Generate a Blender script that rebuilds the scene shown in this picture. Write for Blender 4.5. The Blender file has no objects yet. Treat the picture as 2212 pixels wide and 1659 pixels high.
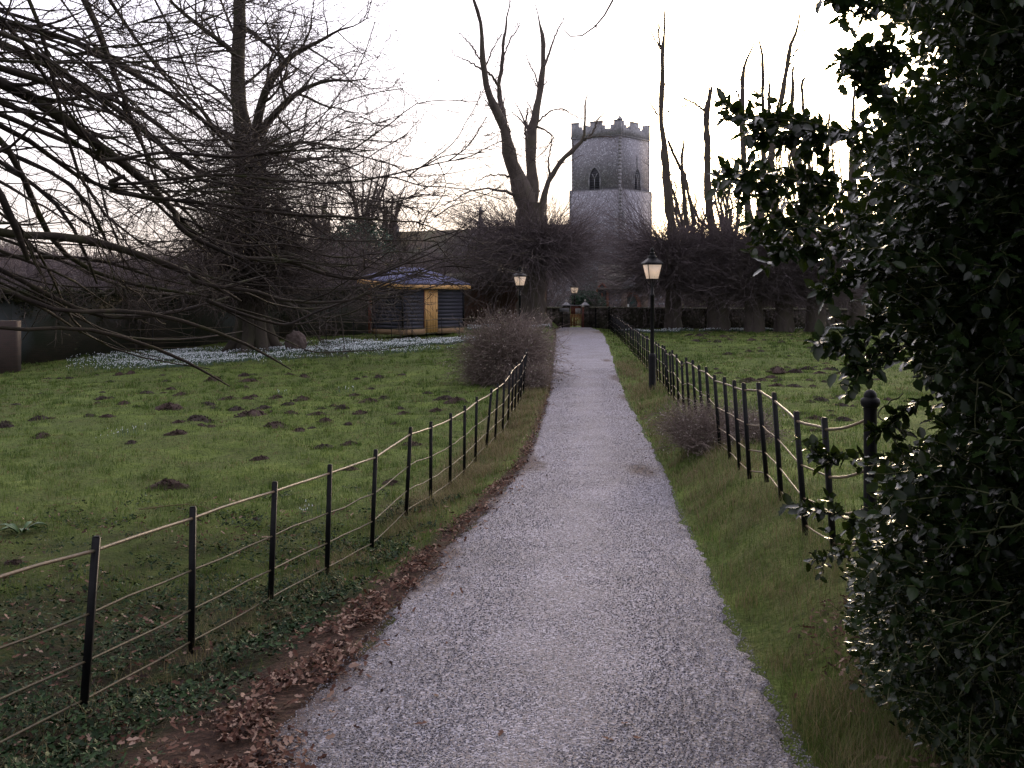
import bpy, bmesh, math, random
import numpy as np
from mathutils import Vector, Matrix

S = bpy.context.scene
C = S.collection
R_ = math.radians
F = 2250.0           # focal length in picture units (picture 2212 wide)
CAMZ = 2.4

# ------------------------------------------------------------------ camera
cam = bpy.data.cameras.new('camera'); camo = bpy.data.objects.new('camera', cam); C.objects.link(camo)
camo.location = (0, 0, CAMZ); camo.rotation_euler = (R_(90), 0, 0)
cam.sensor_width = 36; cam.lens = 36 * F / 2212; cam.shift_y = -199.5 / 2212
cam.clip_end = 3000; cam.clip_start = 0.05
S.camera = camo

# ------------------------------------------------------------------ sky and sun
SUN_EL, SUN_AZ = 9.8, 16.9       # azimuth to the right of the view direction
w = bpy.data.worlds.new('World'); S.world = w; w.use_nodes = True
nt = w.node_tree; nt.nodes.clear()
wo = nt.nodes.new('ShaderNodeOutputWorld'); bg = nt.nodes.new('ShaderNodeBackground')
sky = nt.nodes.new('ShaderNodeTexSky'); sky.sky_type = 'NISHITA'; sky.sun_disc = False
sky.sun_elevation = R_(SUN_EL); sky.sun_rotation = R_(SUN_AZ)
sky.air_density = 1.0; sky.dust_density = 3.0; sky.ozone_density = 2.0
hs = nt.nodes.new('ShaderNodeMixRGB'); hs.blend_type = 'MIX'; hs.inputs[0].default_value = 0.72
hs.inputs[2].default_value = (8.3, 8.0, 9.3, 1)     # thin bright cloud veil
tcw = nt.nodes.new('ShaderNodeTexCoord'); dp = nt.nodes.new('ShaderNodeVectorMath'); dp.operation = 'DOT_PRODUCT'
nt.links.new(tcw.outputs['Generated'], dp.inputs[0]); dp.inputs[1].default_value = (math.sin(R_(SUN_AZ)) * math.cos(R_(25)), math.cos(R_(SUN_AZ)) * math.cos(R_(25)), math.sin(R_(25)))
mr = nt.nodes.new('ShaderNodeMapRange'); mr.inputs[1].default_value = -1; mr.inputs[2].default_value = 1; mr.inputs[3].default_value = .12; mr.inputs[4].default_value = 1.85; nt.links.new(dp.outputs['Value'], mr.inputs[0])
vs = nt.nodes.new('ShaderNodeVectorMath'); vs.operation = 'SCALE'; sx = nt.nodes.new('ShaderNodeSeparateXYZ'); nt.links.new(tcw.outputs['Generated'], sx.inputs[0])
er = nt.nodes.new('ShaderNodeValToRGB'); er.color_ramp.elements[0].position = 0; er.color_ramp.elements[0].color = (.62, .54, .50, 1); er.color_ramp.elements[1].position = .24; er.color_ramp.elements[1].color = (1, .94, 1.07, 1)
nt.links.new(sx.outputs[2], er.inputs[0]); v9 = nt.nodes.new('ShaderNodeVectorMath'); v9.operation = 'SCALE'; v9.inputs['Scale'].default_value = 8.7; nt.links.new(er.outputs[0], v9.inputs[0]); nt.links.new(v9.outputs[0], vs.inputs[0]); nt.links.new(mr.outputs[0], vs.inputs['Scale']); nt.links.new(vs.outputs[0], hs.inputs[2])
d3 = nt.nodes.new('ShaderNodeVectorMath'); d3.operation = 'DOT_PRODUCT'; nt.links.new(tcw.outputs['Generated'], d3.inputs[0]); d3.inputs[1].default_value = (math.sin(R_(SUN_AZ)) * math.cos(R_(SUN_EL)), math.cos(R_(SUN_AZ)) * math.cos(R_(SUN_EL)), math.sin(R_(SUN_EL)))
mg = nt.nodes.new('ShaderNodeMapRange'); mg.interpolation_type = 'SMOOTHERSTEP'; mg.inputs[1].default_value = .975; mg.inputs[2].default_value = 1.0; mg.inputs[3].default_value = 0; mg.inputs[4].default_value = 1; nt.links.new(d3.outputs['Value'], mg.inputs[0])
gl = nt.nodes.new('ShaderNodeVectorMath'); gl.operation = 'SCALE'; gl.inputs[0].default_value = (170, 130, 75); nt.links.new(mg.outputs[0], gl.inputs['Scale'])
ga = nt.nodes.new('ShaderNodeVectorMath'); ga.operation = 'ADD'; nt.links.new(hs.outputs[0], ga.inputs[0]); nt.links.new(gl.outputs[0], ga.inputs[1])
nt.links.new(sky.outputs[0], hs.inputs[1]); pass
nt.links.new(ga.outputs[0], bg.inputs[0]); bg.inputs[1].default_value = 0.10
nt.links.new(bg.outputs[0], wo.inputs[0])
sun = bpy.data.lights.new('sun', 'SUN'); suno = bpy.data.objects.new('sun', sun); C.objects.link(suno)
sun.energy = 1.4; sun.angle = R_(5); sun.color = (1, .80, .56)
el, az = R_(SUN_EL), R_(SUN_AZ)
d2s = Vector((math.sin(az) * math.cos(el), math.cos(az) * math.cos(el), math.sin(el)))
suno.rotation_euler = d2s.to_track_quat('Z', 'Y').to_euler(); suno.location = (20, 60, 30)

S.view_settings.view_transform = 'Standard'; S.view_settings.look = 'None'
S.view_settings.exposure = 0.68; S.view_settings.gamma = 1
S.render.engine = 'CYCLES'
S.cycles.max_bounces = 5; S.cycles.transparent_max_bounces = 8

rng = np.random.default_rng(7)
random.seed(7)

# ------------------------------------------------------------------ terrain
def vnoise(x, y, s=1.0, seed=0):
    x = np.asarray(x, float) / s; y = np.asarray(y, float) / s
    xi = np.floor(x).astype(np.int64); yi = np.floor(y).astype(np.int64)
    fx = x - xi; fy = y - yi; fx = fx * fx * (3 - 2 * fx); fy = fy * fy * (3 - 2 * fy)
    def h(a, b):
        n = (a * 374761393 + b * 668265263 + seed * 1274126177) & 0x7fffffff
        n = ((n ^ (n >> 13)) * 1274126177) & 0x7fffffff
        return ((n ^ (n >> 16)) & 0xffff) / 65535.0
    return (h(xi, yi) * (1 - fx) + h(xi + 1, yi) * fx) * (1 - fy) + (h(xi, yi + 1) * (1 - fx) + h(xi + 1, yi + 1) * fx) * fy

def ip(D, xs, ys): return np.interp(D, xs, ys)
def xc(D): return ip(D, [-10, 0, 4.9, 9, 15.8, 25.6, 40, 50, 62, 70], [-.6, -.15, .085, .49, 1.23, 1.84, 2.7, 3.27, 3.78, 4.1])
def hw(D): return ip(D, [0, 4.9, 9, 15.8, 25.6, 40, 50, 57, 61.5], [1.42, 1.31, 1.18, 1.0, .90, 1.06, 1.15, 1.22, .9])
def xfl(D): return ip(D, [-5, 2, 6.2, 8.6, 11, 15, 18, 20, 26, 40, 62], [-5, -3.6, -2.56, -2.0, -1.45, -.78, -.38, -.12, .30, .9, 2.4])
def xfr(D): return ip(D, [-5, 5, 8, 8.7, 10.1, 11, 11.4, 13, 21, 25, 40, 62], [2.2, 2.3, 2.48, 2.46, 2.62, 2.70, 2.58, 2.77, 3.3, 3.68, 4.64, 5.8])
def Bp(D): return ip(D, [-10, 0, 3, 5, 9, 15.8, 25.6, 40, 50, 62, 90, 150, 300, 700], [1.5, 1.75, 2.05, 2.25, 2.4, 2.6, 2.5, 2.25, 2.12, 2.13, 2.0, 1.2, -1.0, -9])
def Bl(D): return ip(D, [-10, 0, 3, 6.2, 8.6, 11, 15, 20, 26, 40, 50, 62, 90, 150, 300, 700], [1.5, 1.9, 2.25, 2.5, 2.6, 2.68, 2.73, 2.65, 2.5, 2.22, 1.92, 1.8, 1.9, 1.2, -1, -9])
def Br(D): return ip(D, [-10, 0, 5, 8, 11, 13, 21, 25, 40, 62, 90, 150, 300, 700], [1.5, 1.7, 1.95, 2.0, 2.07, 2.1, 2.24, 2.33, 2.35, 2.22, 2.0, 1.2, -1, -9])
def sm(t): t = np.clip(t, 0, 1); return t * t * (3 - 2 * t)
def zg(x, y, noise=True):
    x = np.asarray(x, float); D = np.asarray(y, float)
    c, h, fl, fr = xc(D), hw(D), xfl(D), xfr(D)
    bp, bl, br = Bp(D), Bl(D), Br(D)
    tl = sm((c - h - x) / np.maximum(c - h - fl, .2)); tr = sm((x - c - h) / np.maximum(fr - c - h, .2))
    B = np.where(x < c, bp + (bl - bp) * tl, bp + (br - bp) * tr)
    B = B + np.where(x < fl, np.clip(fl - x, 0, 30) * ip(D, [0, 15, 35, 60, 90], [.005, .01, .035, .03, 0]), 0)
    z = CAMZ - B
    if noise:
        off = np.clip(np.maximum(tl, tr) * 1.2, 0, 1)
        z = z + off * ((vnoise(x, D, 1.6, 1) - .5) * .12 + (vnoise(x, D, .55, 2) - .5) * .09)
    return z
def gz(x, y): return float(zg(x, y))
def P(u, v, D): return np.array([(u - 1106) * D / F, D, CAMZ - (v - 630) * D / F])

# ------------------------------------------------------------------ tagging helpers
def tag(o, label=None, cat=None, group=None, kind=None):
    if label: o['label'] = label
    if cat: o['category'] = cat
    if group: o['group'] = group
    if kind: o['kind'] = kind
    return o
def empty(name, loc, label, cat, group=None, rz=0):
    o = bpy.data.objects.new(name, None); C.objects.link(o); o.location = loc; o.rotation_euler = (0, 0, rz)
    o.empty_display_size = .1
    return tag(o, label, cat, group)
def link_mesh(name, me, mat, parent=None, origin=None):
    if isinstance(mat, (list, tuple)):
        for m in mat: me.materials.append(m)
    elif mat: me.materials.append(mat)
    if origin is None and parent is not None: origin = parent.location
    if origin is not None:
        me.transform(Matrix.Translation(-Vector(origin)))
    o = bpy.data.objects.new(name, me); C.objects.link(o)
    if parent is not None:
        o.parent = parent
        if parent.type != 'EMPTY' or True:
            pl = Vector((0, 0, 0))
    elif origin is not None: o.location = origin
    return o
class Geo:
    """collects geometry in world coordinates, becomes ONE mesh object"""
    def __init__(s): s.v = []; s.f = []; s.n = 0; s.smooth = False; s.fl = []
    def add(s, v, f):
        """v (N,3); f (M,k) array"""
        v = np.asarray(v, np.float32).reshape(-1, 3); f = np.asarray(f, np.int64)
        s.v.append(v); s.f.append(f + s.n); s.n += len(v)
    def box(s, c, size, rz=0, M=None):
        x, y, z = [q / 2 for q in size]
        v = np.array([[-x,-y,-z],[x,-y,-z],[x,y,-z],[-x,y,-z],[-x,-y,z],[x,-y,z],[x,y,z],[-x,y,z]], float)
        if rz: cs, sn = math.cos(rz), math.sin(rz); v = v @ np.array([[cs, sn, 0], [-sn, cs, 0], [0, 0, 1]])
        v = v + np.array(c)
        if M is not None: v = xf(v, M)
        s.add(v, [[0,3,2,1],[4,5,6,7],[0,1,5,4],[1,2,6,5],[2,3,7,6],[3,0,4,7]])
    def hexa(s, v): s.add(v, [[0,3,2,1],[4,5,6,7],[0,1,5,4],[1,2,6,5],[2,3,7,6],[3,0,4,7]])
    def bar(s, a, b, wx, wz):
        """box section bar between two points"""
        a = np.array(a, float); b = np.array(b, float); d = b - a; d /= np.linalg.norm(d)
        up = np.array([0, 0, 1.]) if abs(d[2]) < .9 else np.array([0, 1., 0])
        r = np.cross(d, up); r /= np.linalg.norm(r); q = np.cross(r, d)
        v = []
        for p in (a, b):
            for sx, sz in ((-1, -1), (1, -1), (1, 1), (-1, 1)): v.append(p + r * wx / 2 * sx + q * wz / 2 * sz)
        s.add(v, [[0,1,2,3],[7,6,5,4],[0,4,5,1],[1,5,6,2],[2,6,7,3],[3,7,4,0]])
    def lathe(s, prof, c=(0, 0, 0), n=16, ang=0, closed=True):
        """prof: list (r, z)"""
        k = len(prof); v = []
        for r, z in prof:
            for i in range(n):
                a = ang + 2 * math.pi * i / n; v.append((c[0] + r * math.cos(a), c[1] + r * math.sin(a), c[2] + z))
        f = [[j * n + i, j * n + (i + 1) % n, (j + 1) * n + (i + 1) % n, (j + 1) * n + i] for j in range(k - 1) for i in range(n)]
        s.add(v, f)
        if closed:
            for j, rev in ((0, True), (k - 1, False)):
                z = prof[j][1]; vv = [(c[0], c[1], c[2] + z)] + [v[j * n + i] for i in range(n)]
                s.add(vv, [[0, (i + 1) % n + 1, i + 1] if rev else [0, i + 1, (i + 1) % n + 1] for i in range(n)])
    def prism(s, poly, depth, M):
        """poly: (x,z) outline in local XZ plane, extruded along +Y by depth, matrix M"""
        bm = bmesh.new(); vs = [bm.verts.new((x, 0, z)) for x, z in poly]; fc = bm.faces.new(vs)
        r = bmesh.ops.extrude_face_region(bm, geom=[fc]); bmesh.ops.translate(bm, verts=[g for g in r['geom'] if isinstance(g, bmesh.types.BMVert)], vec=(0, depth, 0))
        bmesh.ops.recalc_face_normals(bm, faces=bm.faces); bmesh.ops.triangulate(bm, faces=bm.faces)
        bm.verts.index_update()
        v = np.array([list(q.co) for q in bm.verts]); f = [[q.index for q in t.verts] for t in bm.faces]; bm.free()
        s.add(xf(v, M), f)
    def tubes(s, Pt, Rt, n=5, caps=False):
        """Pt (N,K,3), Rt (N,K)"""
        Pt = np.asarray(Pt, float); Rt = np.asarray(Rt, float)
        if Pt.ndim == 2: Pt = Pt[None]; Rt = Rt[None]
        N, K, _ = Pt.shape
        if N == 0: return
        T = np.gradient(Pt, axis=1); T /= np.linalg.norm(T, axis=2, keepdims=True) + 1e-9
        ref = np.zeros((N, 1, 3)); mt = np.abs(T.mean(1)); ax = np.argmin(mt, axis=1); ref[np.arange(N), 0, ax] = 1
        A = np.cross(T, np.broadcast_to(ref, T.shape)); A /= np.linalg.norm(A, axis=2, keepdims=True) + 1e-9
        Bn = np.cross(T, A)
        an = np.arange(n) * 2 * math.pi / n
        V = Pt[:, :, None, :] + Rt[:, :, None, None] * (np.cos(an)[None, None, :, None] * A[:, :, None, :] + np.sin(an)[None, None, :, None] * Bn[:, :, None, :])
        idx = np.arange(N * K * n).reshape(N, K, n)
        a = idx[:, :-1, :]; b = idx[:, 1:, :]
        f = np.stack([a, np.roll(a, -1, 2), np.roll(b, -1, 2), b], -1).reshape(-1, 4)
        s.add(V.reshape(-1, 3), f)
    def inst(s, tv, tf, O, X, Y, Z):
        """instances of template baked in: O (N,3) origins, X/Y/Z (N,3) scaled axes"""
        tv = np.asarray(tv, float); O = np.asarray(O, float); N = len(O)
        if N == 0: return
        V = O[:, None, :] + tv[None, :, 0:1] * X[:, None, :] + tv[None, :, 1:2] * Y[:, None, :] + tv[None, :, 2:3] * Z[:, None, :]
        m = len(tv)
        byk = {}
        for q in tf: byk.setdefault(len(q), []).append(q)
        base = s.n; s.v.append(V.reshape(-1, 3).astype(np.float32)); s.n += N * m
        for k, fs in byk.items():
            f = np.array(fs)[None] + (np.arange(N) * m)[:, None, None]
            s.f.append(f.reshape(-1, k) + base)
    def build(s, name, mat, parent=None, smooth=False, origin=None):
        v = np.concatenate(s.v) if s.v else np.zeros((0, 3))
        me = bpy.data.meshes.new(name); me.vertices.add(len(v))
        off = np.zeros(3)
        if parent is not None: off = np.array(world_origin(parent))
        elif origin is not None: off = np.array(origin, float)
        vv = v - off
        if parent is not None:
            rz = world_rz(parent)
            if rz: cs, sn = math.cos(-rz), math.sin(-rz); vv = vv @ np.array([[cs, sn, 0], [-sn, cs, 0], [0, 0, 1]])
        me.vertices.foreach_set('co', vv.astype(np.float32).ravel())
        loops = np.concatenate([f.ravel() for f in s.f]); tot = np.concatenate([np.full(len(f), f.shape[1]) for f in s.f])
        st = np.concatenate([[0], np.cumsum(tot)[:-1]])
        me.loops.add(len(loops)); me.loops.foreach_set('vertex_index', loops.astype(np.int32))
        me.polygons.add(len(tot)); me.polygons.foreach_set('loop_start', st.astype(np.int32)); me.polygons.foreach_set('loop_total', tot.astype(np.int32))
        me.update(calc_edges=True); me.validate()
        if smooth: me.polygons.foreach_set('use_smooth', np.ones(len(me.polygons), bool))
        me.materials.append(mat)
        o = bpy.data.objects.new(name, me); C.objects.link(o)
        if parent is not None: o.parent = parent
        else: o.location = off
        return o
def world_origin(o):
    p = Vector(o.location)
    if o.parent is not None:
        q = Matrix.Rotation(world_rz(o.parent), 3, 'Z') @ p
        return Vector(world_origin(o.parent)) + q
    return p
def world_rz(o):
    return o.rotation_euler.z + (world_rz(o.parent) if o.parent is not None else 0)
def xf(v, M):
    v = np.asarray(v, float); A = np.array(M)
    return v @ A[:3, :3].T + A[:3, 3]
def ground_base(o_xy): return (o_xy[0], o_xy[1], gz(*o_xy))
def nrm(a): return a / (np.linalg.norm(a, axis=-1, keepdims=True) + 1e-9)
def resample(pts, rad, K=20, jitter=0.0):
    pts = np.array(pts, float); rad = np.array(rad, float)
    # catmull-like smoothing by dense linear + averaging
    seg = np.concatenate([[0], np.cumsum(np.linalg.norm(np.diff(pts, axis=0), axis=1))]); t = np.linspace(0, seg[-1], K)
    q = np.stack([np.interp(t, seg, pts[:, i]) for i in range(3)], 1); r = np.interp(t, seg, rad)
    q2 = q.copy(); q2[1:-1] = .25 * q[:-2] + .5 * q[1:-1] + .25 * q[2:]
    if jitter: q2[1:-1] += rng.normal(0, jitter, q2[1:-1].shape)
    return q2, r
def spawn(Pt, Rt, n, length, ang, up=0.0, jit=.12, K=6, ratio=.6, rmin=.003, tmin=.15, bias=None, tmax=1.0, lenvar=.5, taper=.25):
    """children branches from parent polylines (N,K,3): n per parent"""
    N, Kp, _ = Pt.shape
    cnt = N * n
    pi = np.repeat(np.arange(N), n); t = rng.uniform(tmin, tmax, cnt) * (Kp - 1)
    i0 = np.clip(t.astype(int), 0, Kp - 2); fr = (t - i0)[:, None]
    st = Pt[pi, i0] * (1 - fr) + Pt[pi, i0 + 1] * fr; tan = nrm(Pt[pi, i0 + 1] - Pt[pi, i0])
    r0 = Rt[pi, i0] * (1 - fr[:, 0]) + Rt[pi, i0 + 1] * fr[:, 0]
    perp = rng.normal(size=(cnt, 3)); perp -= (perp * tan).sum(1, keepdims=True) * tan; perp = nrm(perp)
    a = np.radians(rng.normal(ang, 12, cnt))[:, None]
    d = nrm(tan * np.cos(a) + perp * np.sin(a))
    if bias is not None: d = nrm(d + np.array(bias))
    L = length * rng.uniform(1 - lenvar, 1 + lenvar, cnt) * (1.1 - .5 * t / (Kp - 1)); step = (L / (K - 1))[:, None]
    out = np.zeros((cnt, K, 3)); out[:, 0] = st
    for k in range(1, K):
        d = nrm(d + rng.normal(0, jit, (cnt, 3)) + np.array([0, 0, up])); out[:, k] = out[:, k - 1] + d * step
    rs = np.maximum(r0 * ratio * rng.uniform(.7, 1, cnt), rmin)
    RR = rs[:, None] * np.linspace(1, taper, K)[None] ; RR = np.maximum(RR, rmin * .6)
    return out, RR

# ------------------------------------------------------------------ materials
def N_(nt, t, **k):
    n = nt.nodes.new(t)
    for a, b in k.items(): setattr(n, a, b)
    return n
def mat(name, cols, scale=4.0, rough=.85, bump=0.0, bscale=None, detail=6, island=0.0, metal=0, spec=.3, coord='Object', stretch=None, trans=0.0, transcol=None):
    """cols: list of colours spread over a noise ramp; island: random value change per loose piece"""
    m = bpy.data.materials.new(name); m.use_nodes = True; nt = m.node_tree; b = nt.nodes['Principled BSDF']
    b.inputs['Roughness'].default_value = rough; b.inputs['Metallic'].default_value = metal; b.inputs['Specular IOR Level'].default_value = spec
    tc = N_(nt, 'ShaderNodeTexCoord'); vec = tc.outputs[coord]
    if stretch:
        mp = N_(nt, 'ShaderNodeMapping'); mp.inputs['Scale'].default_value = stretch; nt.links.new(vec, mp.inputs[0]); vec = mp.outputs[0]
    no = N_(nt, 'ShaderNodeTexNoise'); no.inputs['Scale'].default_value = scale; no.inputs['Detail'].default_value = detail; no.inputs['Roughness'].default_value = .65
    nt.links.new(vec, no.inputs['Vector'])
    rp = N_(nt, 'ShaderNodeValToRGB'); cr = rp.color_ramp
    n = len(cols); lo, hi = .32, .68
    cr.elements[0].position = lo; cr.elements[0].color = (*cols[0], 1); cr.elements[1].position = hi; cr.elements[1].color = (*cols[-1], 1)
    for i in range(1, n - 1):
        e = cr.elements.new(lo + (hi - lo) * i / (n - 1)); e.color = (*cols[i], 1)
    fac = no.outputs[0]
    if island:
        g = N_(nt, 'ShaderNodeNewGeometry'); mx = N_(nt, 'ShaderNodeMath', operation='MULTIPLY_ADD')
        nt.links.new(g.outputs['Random Per Island'], mx.inputs[0]); mx.inputs[1].default_value = island
        ad = N_(nt, 'ShaderNodeMath', operation='MULTIPLY_ADD'); nt.links.new(no.outputs[0], ad.inputs[0]); ad.inputs[1].default_value = 1 - min(island, 1); ad.inputs[2].default_value = 0
        sc = N_(nt, 'ShaderNodeMath', operation='MULTIPLY_ADD'); nt.links.new(g.outputs['Random Per Island'], sc.inputs[0]); sc.inputs[1].default_value = .5; sc.inputs[2].default_value = .25
        mx2 = N_(nt, 'ShaderNodeMix'); mx2.data_type = 'FLOAT'; mx2.inputs[0].default_value = island
        nt.links.new(no.outputs[0], mx2.inputs[2]); nt.links.new(sc.outputs[0], mx2.inputs[3]); fac = mx2.outputs[0]
    nt.links.new(fac, rp.inputs[0]); nt.links.new(rp.outputs[0], b.inputs['Base Color'])
    if bump:
        nb = N_(nt, 'ShaderNodeTexNoise'); nb.inputs['Scale'].default_value = bscale or scale * 5; nb.inputs['Detail'].default_value = 5
        nt.links.new(vec, nb.inputs['Vector']); bp = N_(nt, 'ShaderNodeBump'); bp.inputs['Strength'].default_value = bump; bp.inputs['Distance'].default_value = .02
        nt.links.new(nb.outputs[0], bp.inputs['Height']); nt.links.new(bp.outputs[0], b.inputs['Normal'])
    if trans:
        tr = N_(nt, 'ShaderNodeBsdfTranslucent'); ms = N_(nt, 'ShaderNodeMixShader'); ms.inputs[0].default_value = trans
        if transcol: tr.inputs[0].default_value = (*transcol, 1)
        else: nt.links.new(rp.outputs[0], tr.inputs[0])
        out = nt.nodes['Material Output']; nt.links.new(b.outputs[0], ms.inputs[1]); nt.links.new(tr.outputs[0], ms.inputs[2]); nt.links.new(ms.outputs[0], out.inputs[0])
    return m
def cellmat(name, cols, cell=8.0, mortar=None, rough=.9, bump=.5, blot=None, blots=.4):
    """voronoi pebble / flint look: random colour per cell"""
    m = bpy.data.materials.new(name); m.use_nodes = True; nt = m.node_tree; b = nt.nodes['Principled BSDF']; b.inputs['Roughness'].default_value = rough
    b.inputs['Specular IOR Level'].default_value = .25
    tc = N_(nt, 'ShaderNodeTexCoord'); vo = N_(nt, 'ShaderNodeTexVoronoi'); vo.inputs['Scale'].default_value = cell; nt.links.new(tc.outputs['Object'], vo.inputs['Vector'])
    sp = N_(nt, 'ShaderNodeSeparateColor'); nt.links.new(vo.outputs['Color'], sp.inputs[0])
    rp = N_(nt, 'ShaderNodeValToRGB'); cr = rp.color_ramp; cr.interpolation = 'CONSTANT' if len(cols) > 3 else 'LINEAR'
    cr.elements[0].position = 0; cr.elements[0].color = (*cols[0], 1); cr.elements[1].position = 1 - 1 / len(cols); cr.elements[1].color = (*cols[-1], 1)
    for i in range(1, len(cols) - 1): e = cr.elements.new(i / len(cols)); e.color = (*cols[i], 1)
    nt.links.new(sp.outputs[0], rp.inputs[0]); col = rp.outputs[0]
    if mortar:
        r2 = N_(nt, 'ShaderNodeValToRGB'); r2.color_ramp.elements[0].position = .42; r2.color_ramp.elements[1].position = .62
        nt.links.new(vo.outputs['Distance'], r2.inputs[0]); mx = N_(nt, 'ShaderNodeMixRGB'); nt.links.new(r2.outputs[0], mx.inputs[0]); nt.links.new(col, mx.inputs[1]); mx.inputs[2].default_value = (*mortar, 1); col = mx.outputs[0]
    if blot:
        no = N_(nt, 'ShaderNodeTexNoise'); no.inputs['Scale'].default_value = blots; no.inputs['Detail'].default_value = 6; nt.links.new(tc.outputs['Object'], no.inputs['Vector'])
        r3 = N_(nt, 'ShaderNodeValToRGB'); r3.color_ramp.elements[0].position = .45; r3.color_ramp.elements[1].position = .75; r3.color_ramp.elements[1].color = (.4, .4, .4, 1)
        nt.links.new(no.outputs[0], r3.inputs[0]); mx = N_(nt, 'ShaderNodeMixRGB'); nt.links.new(r3.outputs[0], mx.inputs[0]); nt.links.new(col, mx.inputs[1]); mx.inputs[2].default_value = (*blot, 1); col = mx.outputs[0]
    nt.links.new(col, b.inputs['Base Color'])
    if bump:
        inv = N_(nt, 'ShaderNodeMath', operation='SUBTRACT'); inv.inputs[0].default_value = 1; nt.links.new(vo.outputs['Distance'], inv.inputs[1])
        bp = N_(nt, 'ShaderNodeBump'); bp.inputs['Strength'].default_value = bump; bp.inputs['Distance'].default_value = .35 / cell
        nt.links.new(inv.outputs[0], bp.inputs['Height']); nt.links.new(bp.outputs[0], b.inputs['Normal'])
    return m
def brickmat(name, c1, c2, mortar, rz=0, blot=None, rowh=.075, bw=.225, wash=None):
    m = bpy.data.materials.new(name); m.use_nodes = True; nt = m.node_tree; b = nt.nodes['Principled BSDF']; b.inputs['Roughness'].default_value = .9
    tc = N_(nt, 'ShaderNodeTexCoord'); sp = N_(nt, 'ShaderNodeSeparateXYZ'); nt.links.new(tc.outputs['Object'], sp.inputs[0])
    # run along the wall: combine x and y
    a1 = N_(nt, 'ShaderNodeMath', operation='MULTIPLY'); a1.inputs[1].default_value = math.cos(rz); nt.links.new(sp.outputs[0], a1.inputs[0])
    a2 = N_(nt, 'ShaderNodeMath', operation='MULTIPLY_ADD'); a2.inputs[1].default_value = math.sin(rz); nt.links.new(sp.outputs[1], a2.inputs[0]); nt.links.new(a1.outputs[0], a2.inputs[2])
    cb = N_(nt, 'ShaderNodeCombineXYZ'); nt.links.new(a2.outputs[0], cb.inputs[0]); nt.links.new(sp.outputs[2], cb.inputs[1])
    br = N_(nt, 'ShaderNodeTexBrick'); br.inputs['Scale'].default_value = 1; br.inputs['Brick Width'].default_value = bw; br.inputs['Row Height'].default_value = rowh; br.inputs['Mortar Size'].default_value = .008
    br.inputs['Color1'].default_value = (*c1, 1); br.inputs['Color2'].default_value = (*c2, 1); br.inputs['Mortar'].default_value = (*mortar, 1)
    nt.links.new(cb.outputs[0], br.inputs['Vector']); col = br.outputs[0]
    if blot:
        no = N_(nt, 'ShaderNodeTexNoise'); no.inputs['Scale'].default_value = .7; no.inputs['Detail'].default_value = 8; nt.links.new(tc.outputs['Object'], no.inputs['Vector'])
        r3 = N_(nt, 'ShaderNodeValToRGB'); r3.color_ramp.elements[0].position = .38; r3.color_ramp.elements[1].position = .62
        nt.links.new(no.outputs[0], r3.inputs[0]); mx = N_(nt, 'ShaderNodeMixRGB'); nt.links.new(r3.outputs[0], mx.inputs[0]); nt.links.new(col, mx.inputs[1]); mx.inputs[2].default_value = (*blot, 1); col = mx.outputs[0]
    if wash:
        no = N_(nt, 'ShaderNodeTexNoise'); no.inputs['Scale'].default_value = .22; no.inputs['Detail'].default_value = 7; nt.links.new(tc.outputs['Object'], no.inputs['Vector'])
        r3 = N_(nt, 'ShaderNodeValToRGB'); r3.color_ramp.elements[0].position = .53; r3.color_ramp.elements[1].position = .66; r3.color_ramp.elements[1].color = (.75, .75, .75, 1)
        nt.links.new(no.outputs[0], r3.inputs[0]); mx = N_(nt, 'ShaderNodeMixRGB'); nt.links.new(r3.outputs[0], mx.inputs[0]); nt.links.new(col, mx.inputs[1]); mx.inputs[2].default_value = (*wash, 1); col = mx.outputs[0]
    nt.links.new(col, b.inputs['Base Color'])
    bp = N_(nt, 'ShaderNodeBump'); bp.inputs['Strength'].default_value = .4; bp.inputs['Distance'].default_value = .01; nt.links.new(br.outputs['Fac'], bp.inputs['Height']); bp.invert = True
    nt.links.new(bp.outputs[0], b.inputs['Normal'])
    return m

M = {}
M['bark'] = mat('bark', [(.025, .02, .017), (.055, .045, .036), (.045, .045, .025)], 3, .95, .6, 12, stretch=(1, 1, .35))
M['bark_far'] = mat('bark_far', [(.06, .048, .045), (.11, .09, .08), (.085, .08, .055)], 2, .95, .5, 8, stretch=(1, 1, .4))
M['limb'] = mat('limb', [(.015, .012, .011), (.032, .024, .019), (.034, .038, .012)], 2.2, .9, .4, 20)
M['twig'] = mat('twig', [(.022, .017, .016), (.062, .045, .038)], 1.0, .8, island=.6)
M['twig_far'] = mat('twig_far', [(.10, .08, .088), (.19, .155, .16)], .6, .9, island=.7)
M['twig_red'] = mat('twig_red', [(.11, .085, .075), (.26, .205, .18)], .8, .9, island=.7)
M['iron'] = mat('iron', [(.005, .005, .006), (.011, .011, .012)], 8, .5, .15, 40, spec=.14)
M['rusty_iron'] = mat('rusty_iron', [(.012, .012, .014), (.03, .026, .022)], 20, .5, .3, 60, spec=.4)
M['rail'] = mat('rail', [(.08, .058, .032), (.15, .105, .06), (.05, .05, .03)], 6, .5, .2, 40, spec=.5)
M['stone'] = mat('stone', [(.20, .20, .22), (.34, .34, .36)], 2.5, .9, .3, 20)
M['quoin_stone'] = mat('quoin_stone', [(.27, .265, .29), (.33, .325, .35)], 2.5, .9, .3, 20)
M['flint'] = cellmat('flint', [(.20, .195, .22), (.27, .265, .30), (.34, .335, .38), (.23, .225, .255), (.40, .40, .45), (.29, .27, .295), (.55, .56, .62)], 8, mortar=(.28, .275, .31), bump=.3, blot=(.22, .20, .205), blots=.3)
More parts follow.
